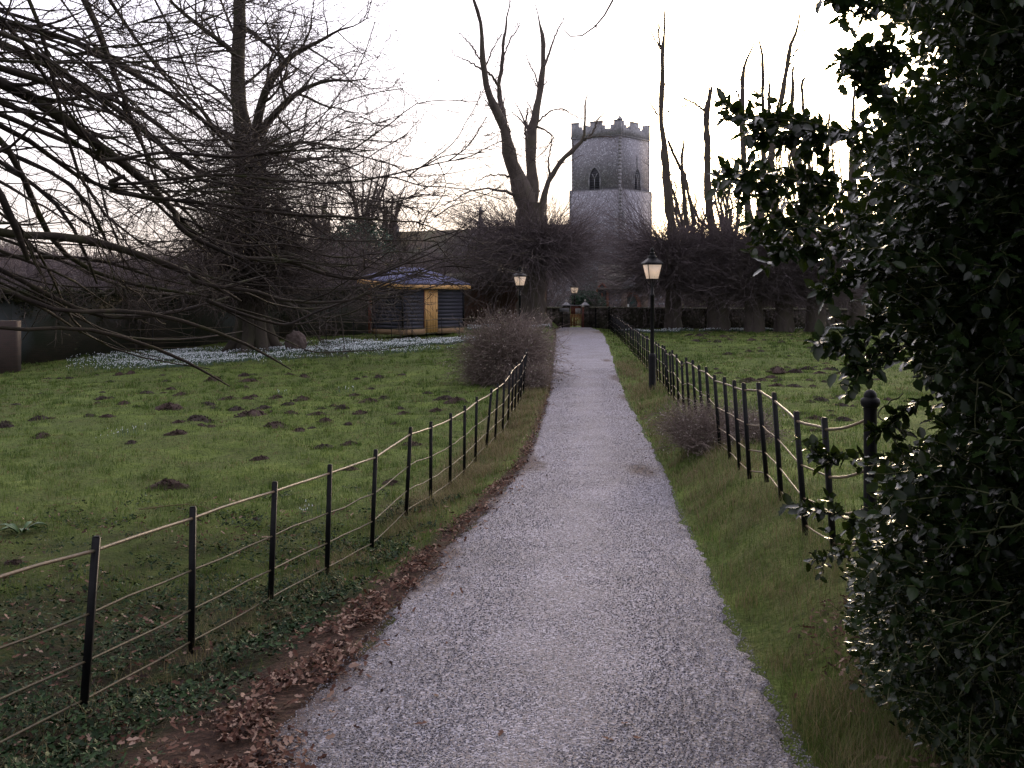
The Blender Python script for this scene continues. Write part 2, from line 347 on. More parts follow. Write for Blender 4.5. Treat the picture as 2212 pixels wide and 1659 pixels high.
M['wall_flint'] = cellmat('wall_flint', [(.03, .027, .022), (.07, .06, .05), (.12, .10, .09), (.045, .045, .03), (.17, .15, .14)], 7, mortar=(.06, .055, .045), bump=.5, blot=(.03, .035, .015), blots=.8)
M['roof_tile'] = brickmat('roof_tile', (.10, .075, .06), (.06, .05, .045), (.03, .025, .025), rowh=.14, bw=.18, blot=(.07, .07, .05))
M['old_brick'] = brickmat('old_brick', (.16, .07, .045), (.11, .055, .04), (.11, .09, .075), rz=.7, blot=(.04, .04, .025))
M['moss_brick'] = brickmat('moss_brick', (.045, .034, .022), (.03, .026, .018), (.04, .038, .03), rz=.9, blot=(.016, .022, .010), wash=(.085, .10, .115))
M['red_brick'] = brickmat('red_brick', (.28, .09, .05), (.22, .07, .045), (.16, .12, .1))
M['coping'] = mat('coping', [(.05, .045, .035), (.10, .075, .06), (.05, .06, .03)], 3, .95, .5, 15)
M['moss'] = mat('moss', [(.018, .02, .010), (.04, .038, .02), (.03, .04, .015)], 5, .95, .6, 20)
M['dark'] = mat('dark', [(.012, .013, .018), (.03, .03, .04)], 3, .4, spec=.5)
M['boards'] = mat('boards', [(.028, .029, .042), (.048, .049, .066)], 2, .6, .25, 30, stretch=(.3, .3, 6))
M['timber'] = mat('timber', [(.48, .27, .10), (.64, .38, .15), (.54, .31, .12)], 3, .6, .15, 25, stretch=(4, 4, .3))
M['gate_wood'] = mat('gate_wood', [(.24, .125, .05), (.36, .20, .08)], 6, .8)
M['timber_dull'] = mat('timber_dull', [(.20, .13, .075), (.30, .2, .11)], 4, .8)
M['red_post'] = mat('red_post', [(.12, .045, .03), (.2, .07, .05)], 5, .8)
M['felt'] = mat('felt', [(.12, .125, .205), (.145, .15, .235)], 2, 1.0, .0, 30, spec=.02)
M['white'] = mat('white', [(.7, .7, .72), (.8, .8, .8)], 5, .6)
M['pale_wood'] = mat('pale_wood', [(.4, .38, .34), (.6, .58, .52)], 8, .8)
M['soil'] = mat('soil', [(.025, .016, .013), (.05, .032, .026), (.085, .056, .046)], 18, 1, .9, 45)
M['soil_dark'] = mat('soil_dark', [(.025, .018, .015), (.05, .036, .03)], 12, 1, .8, 40)
M['leafdead'] = mat('leafdead', [(.025, .013, .010), (.055, .024, .017), (.10, .045, .03), (.16, .085, .06), (.32, .22, .17)], 12, .85, island=.85, trans=.15)
M['ivy'] = mat('ivy', [(.007, .018, .006), (.014, .034, .010), (.035, .070, .022)], 8, .6, island=.8, spec=.15)
M['blade'] = mat('blade', [(.085, .075, .03), (.045, .068, .016), (.085, .135, .024), (.19, .22, .055)], 1.3, .7, island=.55, trans=.3)
M['straw'] = mat('straw', [(.12, .10, .05), (.24, .19, .11), (.13, .14, .05)], .8, .8, island=.8, trans=.3)
M['tuft'] = mat('tuft', [(.03, .055, .012), (.07, .12, .02), (.15, .20, .045)], 1.5, .7, island=.4, trans=.3)
M['rail_dark'] = mat('rail_dark', [(.04, .033, .022), (.09, .07, .04), (.045, .05, .025)], 6, .6, .2, 40)
M['wall_ivy'] = mat('wall_ivy', [(.012, .016, .008), (.03, .034, .014), (.05, .045, .025)], 3, .7, island=.8, spec=.15)
M['snowleaf'] = mat('snowleaf', [(.05, .09, .06), (.10, .15, .12)], 3, .6, island=.6)
M['petal'] = mat('petal', [(.7, .78, .82), (.88, .92, .95)], 3, .6, island=.5)
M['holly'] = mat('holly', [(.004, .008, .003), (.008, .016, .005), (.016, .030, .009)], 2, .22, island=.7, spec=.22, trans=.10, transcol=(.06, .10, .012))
M['evergreen'] = mat('evergreen', [(.018, .05, .03), (.04, .10, .055)], 2, .5, island=.7)
M['twig_green'] = mat('twig_green', [(.05, .06, .02), (.09, .09, .04)], 3, .6)
M['stones'] = mat('stones', [(.085, .08, .09), (.14, .132, .148), (.19, .18, .195), (.32, .315, .345)], 9, .8, island=.95)
M['glass'] = None
# ------------------------------------------------------------------ ground sheet
def axis_nodes(segs):
    out = []
    for a, b, st in segs: out += list(np.arange(a, b, st))
    out.append(segs[-1][1]); return np.array(out)
def grid_mesh(name, X, Y, Z, matl, attr=None):
    ny, nx = X.shape; v = np.stack([X, Y, Z], -1).reshape(-1, 3); idx = np.arange(nx * ny).reshape(ny, nx)
    f = np.stack([idx[:-1, :-1], idx[:-1, 1:], idx[1:, 1:], idx[1:, :-1]], -1).reshape(-1, 4)
    g = Geo(); g.add(v, f); o = g.build(name, matl, smooth=True)
    if attr is not None:
        ca = o.data.color_attributes.new('zone', 'FLOAT_COLOR', 'POINT'); ca.data.foreach_set('color', attr.reshape(-1, 4).astype(np.float32).ravel())
    return o
xs = axis_nodes([(-500, -100, 40), (-100, -30, 4), (-30, -7, .6), (-7, 7, .11), (7, 30, .6), (30, 100, 4), (100, 500, 40)])
ys = axis_nodes([(-60, -4, 4), (-4, 3, .5), (3, 16, .11), (16, 32, .2), (32, 64, .5), (64, 120, 4), (120, 900, 30)])
X, Y = np.meshgrid(xs, ys); Z = zg(X, Y)
inside = (np.abs(X - xc(Y)) < hw(Y) - .06) & (Y < 61)
Z = np.where(inside, Z - .06, Z)
def litter(x, y):
    """0..1 leaf litter / bare earth zone"""
    e = xc(y) - hw(y) - x      # distance left of the left edge
    n = vnoise(x, y, .6, 5) * .5 + vnoise(x, y, .2, 6) * .3
    wd = ip(y, [0, 5, 8, 12, 18, 30, 45], [1.5, 1.2, .75, .38, .26, .24, .2])
    a = sm(1.35 - np.abs(e - wd * .22) / (wd * .75) - n * .9) * (e > -.5)
    e2 = x - (xc(y) + hw(y))
    b = sm(.9 - np.abs(e2 - .0) / .22 - n) * (y > 3)
    return np.clip(np.maximum(a, b * .4), 0, 1)
LT = litter(X, Y)
e = xfl(Y) - X
ivyz = sm((1.9 - np.abs(xfl(Y) + .1 - X)) / 1.2) * ip(Y, [4, 8, 12, 15], [1, .9, .5, 0]) * (X < xc(Y) - hw(Y) - .3)
floor_shade = ip(Y, [0, 7, 11, 15], [1.2, 1, .6, 0]) * (X < xc(Y) - hw(Y) - .05) + 0.0  # ivy floor left of the path; overhead canopy shade painted into its colour
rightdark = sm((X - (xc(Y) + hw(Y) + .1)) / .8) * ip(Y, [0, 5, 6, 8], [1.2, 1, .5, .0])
dryr = sm((X - (xc(Y) + hw(Y) + .05)) / .3) * (X < xfr(Y) + .2) * ip(Y, [5, 7, 12, 40], [.2, .4, .4, .25])
dry = np.clip(sm((xfl(Y) + 1.2 - np.abs(X - xfl(Y)) * 1.2 - xfl(Y))) * ip(Y, [10, 14, 30, 33], [0, .7, .8, .2]), 0, 1)
attr = np.stack([LT, np.clip(np.maximum(dry, dryr), 0, 1), np.clip(np.maximum(floor_shade * .8, rightdark), 0, 1), np.ones_like(LT)], -1)

m = bpy.data.materials.new('meadow'); m.use_nodes = True; nt = m.node_tree; b = nt.nodes['Principled BSDF']; b.inputs['Roughness'].default_value = .95; b.inputs['Specular IOR Level'].default_value = .1
tc = N_(nt, 'ShaderNodeTexCoord')
def noise_ramp(sc, cols, lo=.3, hi=.7, det=8, stretch=None):
    no = N_(nt, 'ShaderNodeTexNoise'); no.inputs['Scale'].default_value = sc; no.inputs['Detail'].default_value = det; no.inputs['Roughness'].default_value = .7
    nt.links.new(tc.outputs['Object'], no.inputs['Vector']); rp = N_(nt, 'ShaderNodeValToRGB'); cr = rp.color_ramp
    cr.elements[0].position = lo; cr.elements[0].color = (*cols[0], 1); cr.elements[1].position = hi; cr.elements[1].color = (*cols[-1], 1)
    for i in range(1, len(cols) - 1): q = cr.elements.new(lo + (hi - lo) * i / (len(cols) - 1)); q.color = (*cols[i], 1)
    nt.links.new(no.outputs[0], rp.inputs[0]); return rp.outputs[0], no.outputs[0]
g1, _ = noise_ramp(1.1, [(.055, .042, .022), (.03, .042, .012), (.08, .12, .022), (.17, .20, .045)])
g2, _ = noise_ramp(14, [(.022, .03, .010), (.085, .12, .025), (.19, .21, .07)])
mx = N_(nt, 'ShaderNodeMixRGB'); mx.inputs[0].default_value = .55; nt.links.new(g1, mx.inputs[1]); nt.links.new(g2, mx.inputs[2])
br1, _ = noise_ramp(22, [(.02, .014, .011), (.045, .028, .021), (.10, .058, .042)])
st1, _ = noise_ramp(16, [(.06, .055, .025), (.13, .11, .055), (.17, .15, .08)])
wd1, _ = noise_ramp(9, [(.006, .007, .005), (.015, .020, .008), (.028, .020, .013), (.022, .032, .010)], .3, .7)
ca = N_(nt, 'ShaderNodeVertexColor'); ca.layer_name = 'zone'; sp = N_(nt, 'ShaderNodeSeparateColor'); nt.links.new(ca.outputs[0], sp.inputs[0])
_, nz = noise_ramp(3.5, [(0, 0, 0), (1, 1, 1)])
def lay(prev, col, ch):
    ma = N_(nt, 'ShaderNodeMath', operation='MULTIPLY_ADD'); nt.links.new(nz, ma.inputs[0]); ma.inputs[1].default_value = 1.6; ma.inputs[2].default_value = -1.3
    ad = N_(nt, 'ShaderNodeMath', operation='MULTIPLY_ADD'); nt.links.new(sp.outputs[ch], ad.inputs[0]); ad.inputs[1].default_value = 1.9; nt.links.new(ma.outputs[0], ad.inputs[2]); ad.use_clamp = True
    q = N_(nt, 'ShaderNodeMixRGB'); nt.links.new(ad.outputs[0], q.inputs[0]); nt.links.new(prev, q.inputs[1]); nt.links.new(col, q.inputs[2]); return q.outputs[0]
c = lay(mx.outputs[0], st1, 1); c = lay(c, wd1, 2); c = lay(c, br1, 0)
nt.links.new(c, b.inputs['Base Color'])
nb = N_(nt, 'ShaderNodeTexNoise'); nb.inputs['Scale'].default_value = 26; nb.inputs['Detail'].default_value = 6; nt.links.new(tc.outputs['Object'], nb.inputs['Vector'])
bp = N_(nt, 'ShaderNodeBump'); bp.inputs['Strength'].default_value = .9; bp.inputs['Distance'].default_value = .05; nt.links.new(nb.outputs[0], bp.inputs['Height']); nt.links.new(bp.outputs[0], b.inputs['Normal'])
M['meadow'] = m
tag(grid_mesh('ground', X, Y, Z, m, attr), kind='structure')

# gravel path
py = axis_nodes([(-4, 3, .3), (3, 14, .06), (14, 40, .12), (40, 61.6, .3)])
tt = np.linspace(-1, 1, 41); PT, PY = np.meshgrid(tt, py)
edge = 1 + .05 * (vnoise(PT * 0 + np.sign(PT) * 7, PY, .9, 11) - .5) * 2 + .03 * (rng.random(len(py))[:, None] - .5) * 2 + .03 * (vnoise(np.sign(PT) * 3, PY, .16, 12) - .5) * 2
PX = xc(PY) + PT * hw(PY) * (edge * 1.02)
PZ = zg(PX, PY, False) + .012 + .014 * (1 - PT ** 2) + .003 * (vnoise(PX, PY, .35, 13) - .5); PZ = np.where(np.abs(PT) > .99, PZ - .05, PZ)
m = bpy.data.materials.new('gravel'); m.use_nodes = True; nt = m.node_tree; b = nt.nodes['Principled BSDF']; b.inputs['Roughness'].default_value = .85
tc = N_(nt, 'ShaderNodeTexCoord'); vo = N_(nt, 'ShaderNodeTexVoronoi'); vo.inputs['Scale'].default_value = 80; vo.inputs['Randomness'].default_value = 1; nt.links.new(tc.outputs['Object'], vo.inputs['Vector'])
sp = N_(nt, 'ShaderNodeSeparateColor'); nt.links.new(vo.outputs['Color'], sp.inputs[0])
rp = N_(nt, 'ShaderNodeValToRGB'); cr = rp.color_ramp; cr.elements[0].position = 0; cr.elements[0].color = (.08, .075, .085, 1); cr.elements[1].position = 1; cr.elements[1].color = (.37, .365, .41, 1)
for p_, c_ in ((.25, (.12, .115, .128)), (.45, (.175, .168, .19)), (.6, (.185, .155, .15)), (.75, (.24, .235, .27))): q = cr.elements.new(p_); q.color = (*c_, 1)
nt.links.new(sp.outputs[0], rp.inputs[0])
no = N_(nt, 'ShaderNodeTexNoise'); no.inputs['Scale'].default_value = .9; no.inputs['Detail'].default_value = 7; nt.links.new(tc.outputs['Object'], no.inputs['Vector'])
r2 = N_(nt, 'ShaderNodeValToRGB'); r2.color_ramp.elements[0].position = .35; r2.color_ramp.elements[0].color = (.86, .84, .84, 1); r2.color_ramp.elements[1].position = .65; r2.color_ramp.elements[1].color = (1.08, 1.07, 1.1, 1)
nt.links.new(no.outputs[0], r2.inputs[0]); mu = N_(nt, 'ShaderNodeMixRGB', blend_type='MULTIPLY'); mu.inputs[0].default_value = 1; nt.links.new(rp.outputs[0], mu.inputs[1]); nt.links.new(r2.outputs[0], mu.inputs[2])
# earth and crushed leaves along the edges
ca = N_(nt, 'ShaderNodeVertexColor'); ca.layer_name = 'zone'; s2 = N_(nt, 'ShaderNodeSeparateColor'); nt.links.new(ca.outputs[0], s2.inputs[0])
n3 = N_(nt, 'ShaderNodeTexNoise'); n3.inputs['Scale'].default_value = 7; n3.inputs['Detail'].default_value = 8; nt.links.new(tc.outputs['Object'], n3.inputs['Vector'])
ma = N_(nt, 'ShaderNodeMath', operation='MULTIPLY_ADD'); nt.links.new(n3.outputs[0], ma.inputs[0]); ma.inputs[1].default_value = 2.6; ma.inputs[2].default_value = -2.0
ad = N_(nt, 'ShaderNodeMath', operation='MULTIPLY_ADD'); nt.links.new(s2.outputs[0], ad.inputs[0]); ad.inputs[1].default_value = 2.2; nt.links.new(ma.outputs[0], ad.inputs[2]); ad.use_clamp = True
mx = N_(nt, 'ShaderNodeMixRGB'); nt.links.new(ad.outputs[0], mx.inputs[0]); nt.links.new(mu.outputs[0], mx.inputs[1]); mx.inputs[2].default_value = (.075, .05, .045, 1)
nt.links.new(mx.outputs[0], b.inputs['Base Color'])
inv = N_(nt, 'ShaderNodeMath', operation='SUBTRACT'); inv.inputs[0].default_value = 1; nt.links.new(vo.outputs['Distance'], inv.inputs[1])
bp = N_(nt, 'ShaderNodeBump'); bp.inputs['Strength'].default_value = .35; bp.inputs['Distance'].default_value = .01; nt.links.new(inv.outputs[0], bp.inputs['Height']); nt.links.new(bp.outputs[0], b.inputs['Normal'])
M['gravel'] = m
le = litter(PX, PY) * .9
patch = np.zeros_like(PX)
for (pu, pv, pw) in ((1385, 1030, .35), (1335, 830, .5), (1350, 870, .3), (1120, 960, .5), (1300, 722, .9), (1150, 1010, .4), (1310, 790, .3)):
    # dirty patches of crushed leaves lying on the path
    Dp = np.interp(pv, [715, 757, 855, 1000, 1230, 1659][::1], [57, 40, 25.6, 15.8, 9, 4.9]); px_ = (pu - 1106) * Dp / F
    patch = np.maximum(patch, sm(1.1 - np.hypot((PX - px_), (PY - Dp) * .3) / pw))
tag(grid_mesh('path', PX, PY, PZ, m, np.stack([np.clip(le + patch * .8, 0, 1), le * 0, le * 0, le * 0 + 1], -1)), kind='structure')

def visible(x, y, mar=120, z=None):
    z = zg(x, y, False) if z is None else z
    u = 1106 + x * F / np.maximum(y, .1); v = 630 + (CAMZ - z) * F / np.maximum(y, .1)
    return (u > -mar) & (u < 2212 + mar) & (v < 1659 + mar)
def onpath(x, y, k=0.0): return (np.abs(x - xc(y)) < hw(y) + k) & (y < 62)

# loose gravel
n = 95000; gy = 4.2 + 28 * rng.random(n) ** 2.3; gx = xc(gy) + rng.uniform(-1.02, 1.02, n) * hw(gy)
k = np.abs(gx - xc(gy)) < hw(gy) * 1.03; gx, gy = gx[k], gy[k]
oct_v = np.array([[1,0,0],[-1,0,0],[0,1,0],[0,-1,0],[0,0,1],[0,0,-1]]) * 1.0; oct_f = [[0,2,4],[2,1,4],[1,3,4],[3,0,4],[2,0,5],[1,2,5],[3,1,5],[0,3,5]]
def rand_frames(n, flat=.4):
    a = rng.uniform(0, 2 * np.pi, n); z = nrm(np.stack([rng.normal(0, flat, n), rng.normal(0, flat, n), np.ones(n)], 1))
    x = np.stack([np.cos(a), np.sin(a), np.zeros(n)], 1); x = nrm(x - (x * z).sum(1, keepdims=True) * z); y = np.cross(z, x); return x, y, z
g = Geo(); x_, y_, z_ = rand_frames(len(gx), .6); s = rng.uniform(.003, .0062, len(gx))[:, None]
g.inst(oct_v, oct_f, np.stack([gx, gy, zg(gx, gy, False) + .026], 1), x_ * s * 1.3, y_ * s, z_ * s * .8)
tag(g.build('loose_gravel', M['stones']), 'loose pale grey stones scattered over the gravel path', 'gravel', kind='stuff')

# ------------------------------------------------------------------ molehills
def mound_mesh(seed):
    r_ = np.random.default_rng(seed); k = 7; na = 18; v = []; f = []
    for j in range(k):
        t = j / (k - 1)
        for i in range(na):
            a = 2 * math.pi * i / na; rr = (1 - t) * (1 + .22 * math.sin(a * 2 + seed) + .15 * math.sin(a * 5 + seed * 2) + .1 * r_.normal())
            v.append((rr * math.cos(a), rr * math.sin(a), .34 * (1 - (1 - t) ** 2.2) * (1 + .16 * r_.normal()) - .04))
    f = [[j * na + i, j * na + (i + 1) % na, (j + 1) * na + (i + 1) % na, (j + 1) * na + i] for j in range(k - 1) for i in range(na)]
    g = Geo(); g.add(v, f)
    n = 90; aa = r_.uniform(0, 6.28, n); rr = np.sqrt(r_.random(n)) * 1.25; s = r_.uniform(.03, .1, n)[:, None]
    X_, Y_, Z_ = rand_frames(n, .6); g.inst(oct_v, oct_f, np.stack([rr * np.cos(aa), rr * np.sin(aa), np.clip(.34 * (1 - np.clip(rr, 0, 1) ** 2.2), 0, 1)], 1), X_ * s, Y_ * s, Z_ * s)
    return g
mounds = [mound_mesh(i).build('molehill', M['soil_dark'] if i % 2 else M['soil']) for i in range(4)]
def solveD(u, v):
    D_ = 20.0
    for _ in range(60):
        D_ = .5 * D_ + .5 * float((CAMZ - zg((u - 1106) * D_ / F, D_, False)) * F / (v - 630))
    return D_
mh_used = [False] * 4; MH = []
def molehill(u, v, wpx, label, group):
    i = random.randrange(4); D_ = min(solveD(u, v), 62); x0 = (u - 1106) * D_ / F; s = wpx * D_ / F / 2
    o = mounds[i] if not mh_used[i] else mounds[i].copy()
    if mh_used[i]: C.objects.link(o)
    mh_used[i] = True
    s *= 1.35 if 'left' in group else 1.15; MH.append((x0, D_, s)); o.location = (x0, D_, gz(x0, D_) - .01); o.scale = (s, s * .85, min(s, .32) * random.uniform(.8, 1.25) * (1.15 if 'left' in group else 1.1)); o.rotation_euler = (0, 0, random.uniform(0, 6.28)); tag(o, label, 'molehill', group)
# left meadow (zoomed photograph coordinates converted to picture units)
for (zx, zy, wz) in ((885,62,60),(1028,63,55),(706,94,40),(605,112,50),(752,122,50),(512,160,45),(565,168,30),(700,172,90),(860,158,55),(950,135,60),(1145,128,50),(1250,140,60),(1465,113,50),(1530,146,60),(1590,124,45),(1092,168,60),(975,175,60),(1045,192,110),(1195,155,50),(1200,200,50),(1315,205,70),(1345,228,45),(1140,240,95),(820,225,90),(738,245,40),(870,250,40),(370,205,55),(445,217,45),(165,220,60),(18,228,50),(25,252,60),(293,230,30),(175,298,65),(735,290,70),(1415,175,45),(1330,174,40),(1490,190,55),(1670,197,60),(1240,262,50),(1340,338,75),(1080,373,65),(545,320,45),(1840,135,60),(1890,152,70),(1700,318,70),(1450,312,60),(690,492,110),(420,140,40),(1805,180,40),(1045,30,40),(690,65,40),(170,110,30),(1615,465,60),(1440,420,60),(60,805,70),(1060,660,40)):
    molehill(zx * .7257 * .72, (1100 + zy * .7257) * .72, wz * .7257 * .72 * 1.0, 'low dark molehill in the grass of the left meadow', 'molehills in the left meadow')
for k_ in range(46):
    molehill(random.uniform(20, 1010), 808 + 130 * random.random() ** 1.4, random.uniform(11, 22), 'low dark molehill in the grass of the left meadow', 'molehills in the left meadow')
for (zx, zy, wz) in ((215,775,75),(300,780,90),(350,770,70),(270,820,110),(340,800,60),(385,832,60),(460,838,80),(510,785,90),(585,770,70),(565,815,75),(485,880,45),(555,948,110),(770,824,80),(885,823,60),(795,780,50),(885,787,60),(1010,783,60),(1118,778,45),(1042,838,80),(970,828,40),(840,885,65),(980,882,60),(745,920,90),(855,918,70),(670,938,40),(1130,810,50),(1475,885,80),(1545,803,70),(1110,966,50),(1300,900,80),(1560,945,70),(1420,985,70),(1520,1000,90),(1445,1025,70),(1650,1000,70),(1715,1045,200),(1680,1090,170),(1460,1085,110),(1275,1090,120),(1385,1115,110),(1165,1110,130),(1000,1110,170),(950,1145,110),(1575,1125,90),(860,1165,110),(755,1170,130),(700,1190,130),(640,1150,60),(1010,1190,110),(1000,1225,120),(1150,1225,140),(1290,1190,90),(1325,1225,90),(1435,1195,90),(1700,1155,90),(1740,1185,190),(480,1115,70),(450,1075,60),(1350,1335,120),(1400,1375,140),(1300,1390,120),(1580,1330,150),(1580,1415,130),(1690,1425,80),(1500,1365,60),(1480,1440,80),(1250,1470,140),(1340,1545,140),(1240,1575,120),(1600,1560,150),(1350,1640,140),(1500,1500,90),(1620,950,60),(1820,970,110),(1900,1190,100),(2000,1390,90),(1090,1055,70),(1350,1060,60)):
    molehill((2000 + zx / 3.016) * .72, (750 + zy / 3.016) * .72, wz / 3.016 * .72, 'low brown molehill in the grass of the right meadow', 'molehills in the right meadow')
for i, o in enumerate(mounds):
    if not mh_used[i]: bpy.data.objects.remove(o)

# ------------------------------------------------------------------ grass
bl_v = np.array([[-.5,0,0],[.5,0,0],[-.38,.12,.5],[.38,.12,.5],[0,.45,1]]); bl_f = [[0,1,3,2],[2,3,4]]
def blades(name, x, y, h, wd, matl, label, cat, lean=.5, zoff=-.01):
    n = len(x); a = rng.uniform(0, 2 * np.pi, n); X_ = np.stack([np.cos(a), np.sin(a), 0 * a], 1); Y_ = np.stack([-np.sin(a), np.cos(a), 0 * a], 1)
    ln = rng.uniform(.1, 1, n)[:, None] * lean * 2; Z_ = np.array([[0, 0, 1.]]) * h[:, None]
    g = Geo(); g.inst(bl_v, bl_f, np.stack([x, y, zg(x, y) + zoff], 1), X_ * wd[:, None], Y_ * ln * h[:, None] * 1.2, Z_)
    return tag(g.build(name, matl), label, cat, kind='stuff')
def pick(n, dmin, dmax, pw, xr=None):
    y = dmin + (dmax - dmin) * rng.random(n) ** pw; x = (rng.uniform(-60, 2260, n) - 1106) * y / F; return x, y
x, y = pick(290000, 4.2, 60, 2.4)
k = ~onpath(x, y, .03) & (rng.random(len(x)) > litter(x, y) * .95) & (rng.random(len(x)) > ip(y, [4, 7, 11, 16], [.97, .92, .7, 0]) * (x < xc(y)))
k &= rng.random(len(x)) > sm((x - xc(y) - hw(y) - .1) / .7) * ip(y, [4, 5.2, 6.5, 9], [.95, .8, .35, .0])
k &= .6 * vnoise(x, y, .5, 21) + .4 * vnoise(x, y, .2, 23) + .5 * rng.random(len(x)) > .52
for (mx_, my_, ms_) in MH: k &= ~(np.hypot(x - mx_, y - my_) < ms_ * 1.0)
x, y = x[k], y[k]; ver = (x > xfl(y)) & (x < xfr(y) + .3)
h = rng.uniform(.02, .05, len(x)) * (1 + .5 * vnoise(x, y, .8, 22)) + ver * rng.uniform(0, .035, len(x)); h = h * ip(y, [4, 30, 60], [1, 1.15, 1.5])
blades('meadow_grass', x, y, h, np.maximum(.003, y * .00042), M['blade'], 'short green winter grass covering both meadows and the verges', 'grass', lean=.9)
def tussocks(name, nc, matl, label, hmin, hmax, per=16, pw=2.0, dmin=5):
    cx, cy = pick(nc, dmin, 60, pw); k = ~onpath(cx, cy, .08) & (vnoise(cx, cy, 2.2, 81) + .5 * rng.random(nc) > .55) & (litter(cx, cy) < .5) & ((cy > 9) | (cx > 1.3)) & ~((cy < 7.5) & (cx > 2.2)); cx, cy = cx[k], cy[k]; nc = len(cx)
    sp = rng.uniform(.03, .12, nc).repeat(per); x = cx.repeat(per) + rng.normal(0, 1, nc * per) * sp; y = cy.repeat(per) + rng.normal(0, 1, nc * per) * sp
    h = rng.uniform(hmin, hmax, nc).repeat(per) * rng.uniform(.5, 1.1, nc * per) * ip(y, [5, 60], [1, 1.5]); k = ~onpath(x, y, 0); x, y, h = x[k], y[k], h[k]
    blades(name, x, y, h, np.maximum(.003, y * .00045), matl, label, 'grass', lean=1.0)
tussocks('grass_tufts', 13000, M['tuft'], 'darker tufts of grass standing in the meadow turf', .05, .14)
tussocks('dry_tufts', 7500, M['straw'], 'pale withered tufts dotted over both meadows', .03, .075, per=12)
# longer pale grass along the fences and verges
n = 90000; y = 4.5 + 30 * rng.random(n) ** 1.5; side = rng.random(n)
x = np.where(side < .5, xfl(y) + rng.normal(.12, .28, n), np.where(side < .85, xc(y) + hw(y) + rng.gamma(2, .26, n), xfr(y) + rng.normal(0, .3, n)))
dens = np.where(side < .5, ip(y, [4, 9, 13, 32], [.05, .25, 1, 1]), np.where(side < .85, ip(y, [4, 7, 10, 34], [1, 1, .8, .5]), .35)) * np.clip(vnoise(x, y, .35, 31) * 1.6 - .3, 0, 1)
k = ~onpath(x, y, .02) & (rng.random(n) < dens); x, y = x[k], y[k]
blades('dry_grass', x, y, rng.uniform(.05, .2, len(x)), np.maximum(.003, y * .0004), M['straw'], 'long pale dry grass along the verges and fence feet', 'grass', lean=1.1)
# grass in the very far field beyond the wall is the ground sheet itself

# ------------------------------------------------------------------ dead leaves, ivy, snowdrops
lf_v = np.array([[-1,0,0],[-.35,.55,.12],[.1,.28,0],[.5,.62,.2],[1,.05,.1],[.45,-.5,.22],[.1,-.3,0],[-.4,-.55,.1]]); lf_f = [[0,6,2,1],[0,7,6],[6,5,4,2],[2,4,3]]
def scatter_leaves(name, x, y, size, matl, label, cat, flat=.5, z=.02, kind='stuff', zvar=.03):
    n = len(x); X_, Y_, Z_ = rand_frames(n, flat); s = size[:, None]
    g = Geo(); g.inst(lf_v, lf_f, np.stack([x, y, zg(x, y) + z + rng.random(n) * zvar], 1), X_ * s, Y_ * s * .8, Z_ * s)
    return tag(g.build(name, matl), label, cat, kind=kind)
n = 60000; y = 4.3 + 30 * rng.random(n) ** 1.9; x = np.where(rng.random(n) < .8, xc(y) - hw(y) + rng.normal(-.25, .45, n), xc(y) + hw(y) + rng.normal(.1, .25, n))
L = litter(x, y); k = (rng.random(n) < L ** 2 * np.clip(vnoise(x, y, .28, 77) * 2.6 - .9, .03, .85)) | (rng.random(n) < .02)
k &= ~(onpath(x, y, -.25) & (rng.random(n) < .8))
k &= ~((x > xc(y)) & (y < 13) & (rng.random(n) < .8))
x, y = x[k], y[k]; scatter_leaves('leaf_litter', x, y, rng.uniform(.012, .034, len(x)), M['leafdead'], 'drift of brown fallen leaves along the path edges', 'dead leaves', .55)
n = 9000; y = 4.3 + 9 * rng.random(n); x = xfl(y) + rng.uniform(-6, 1.2, n); k = (vnoise(x, y, .5, 41) > .45) & (rng.random(n) < ip(y, [4, 8, 14], [1, .7, .15])); x, y = x[k], y[k]
scatter_leaves('meadow_leaf_litter', x, y, rng.uniform(.015, .035, len(x)), M['leafdead'], 'thin scatter of brown leaves under the left railing', 'dead leaves', .5)
n = 5200; y = 4.3 + 2.6 * rng.random(n) ** 1.3; x = xc(y) + hw(y) + .25 + rng.gamma(2.2, .5, n); k = vnoise(x, y, .3, 42) > .4; x, y = x[k], y[k]
scatter_leaves('hedge_leaf_litter', x, y, rng.uniform(.01, .028, len(x)), M['leafdead'], 'fallen leaves lying at the foot of the holly', 'dead leaves', .5)
# ivy and low weeds
n = 40000; y = 4.2 + 10.5 * rng.random(n) ** 1.2; x = np.where(rng.random(n) < .45, xfl(y) + rng.normal(.3, .45, n), xfl(y) - rng.gamma(1.5, 1.9, n))
k = (vnoise(x, y, .45, 51) * .6 + vnoise(x, y, .15, 52) * .4 > ip(y, [4, 8, 11, 15], [.33, .42, .55, .72])) & ~onpath(x, y, .45); x, y = x[k], y[k]
scatter_leaves('ground_ivy', x, y, rng.uniform(.012, .028, len(x)), M['ivy'], 'dark ivy and weeds creeping under the left railing', 'ivy', .7, .02, zvar=.06)

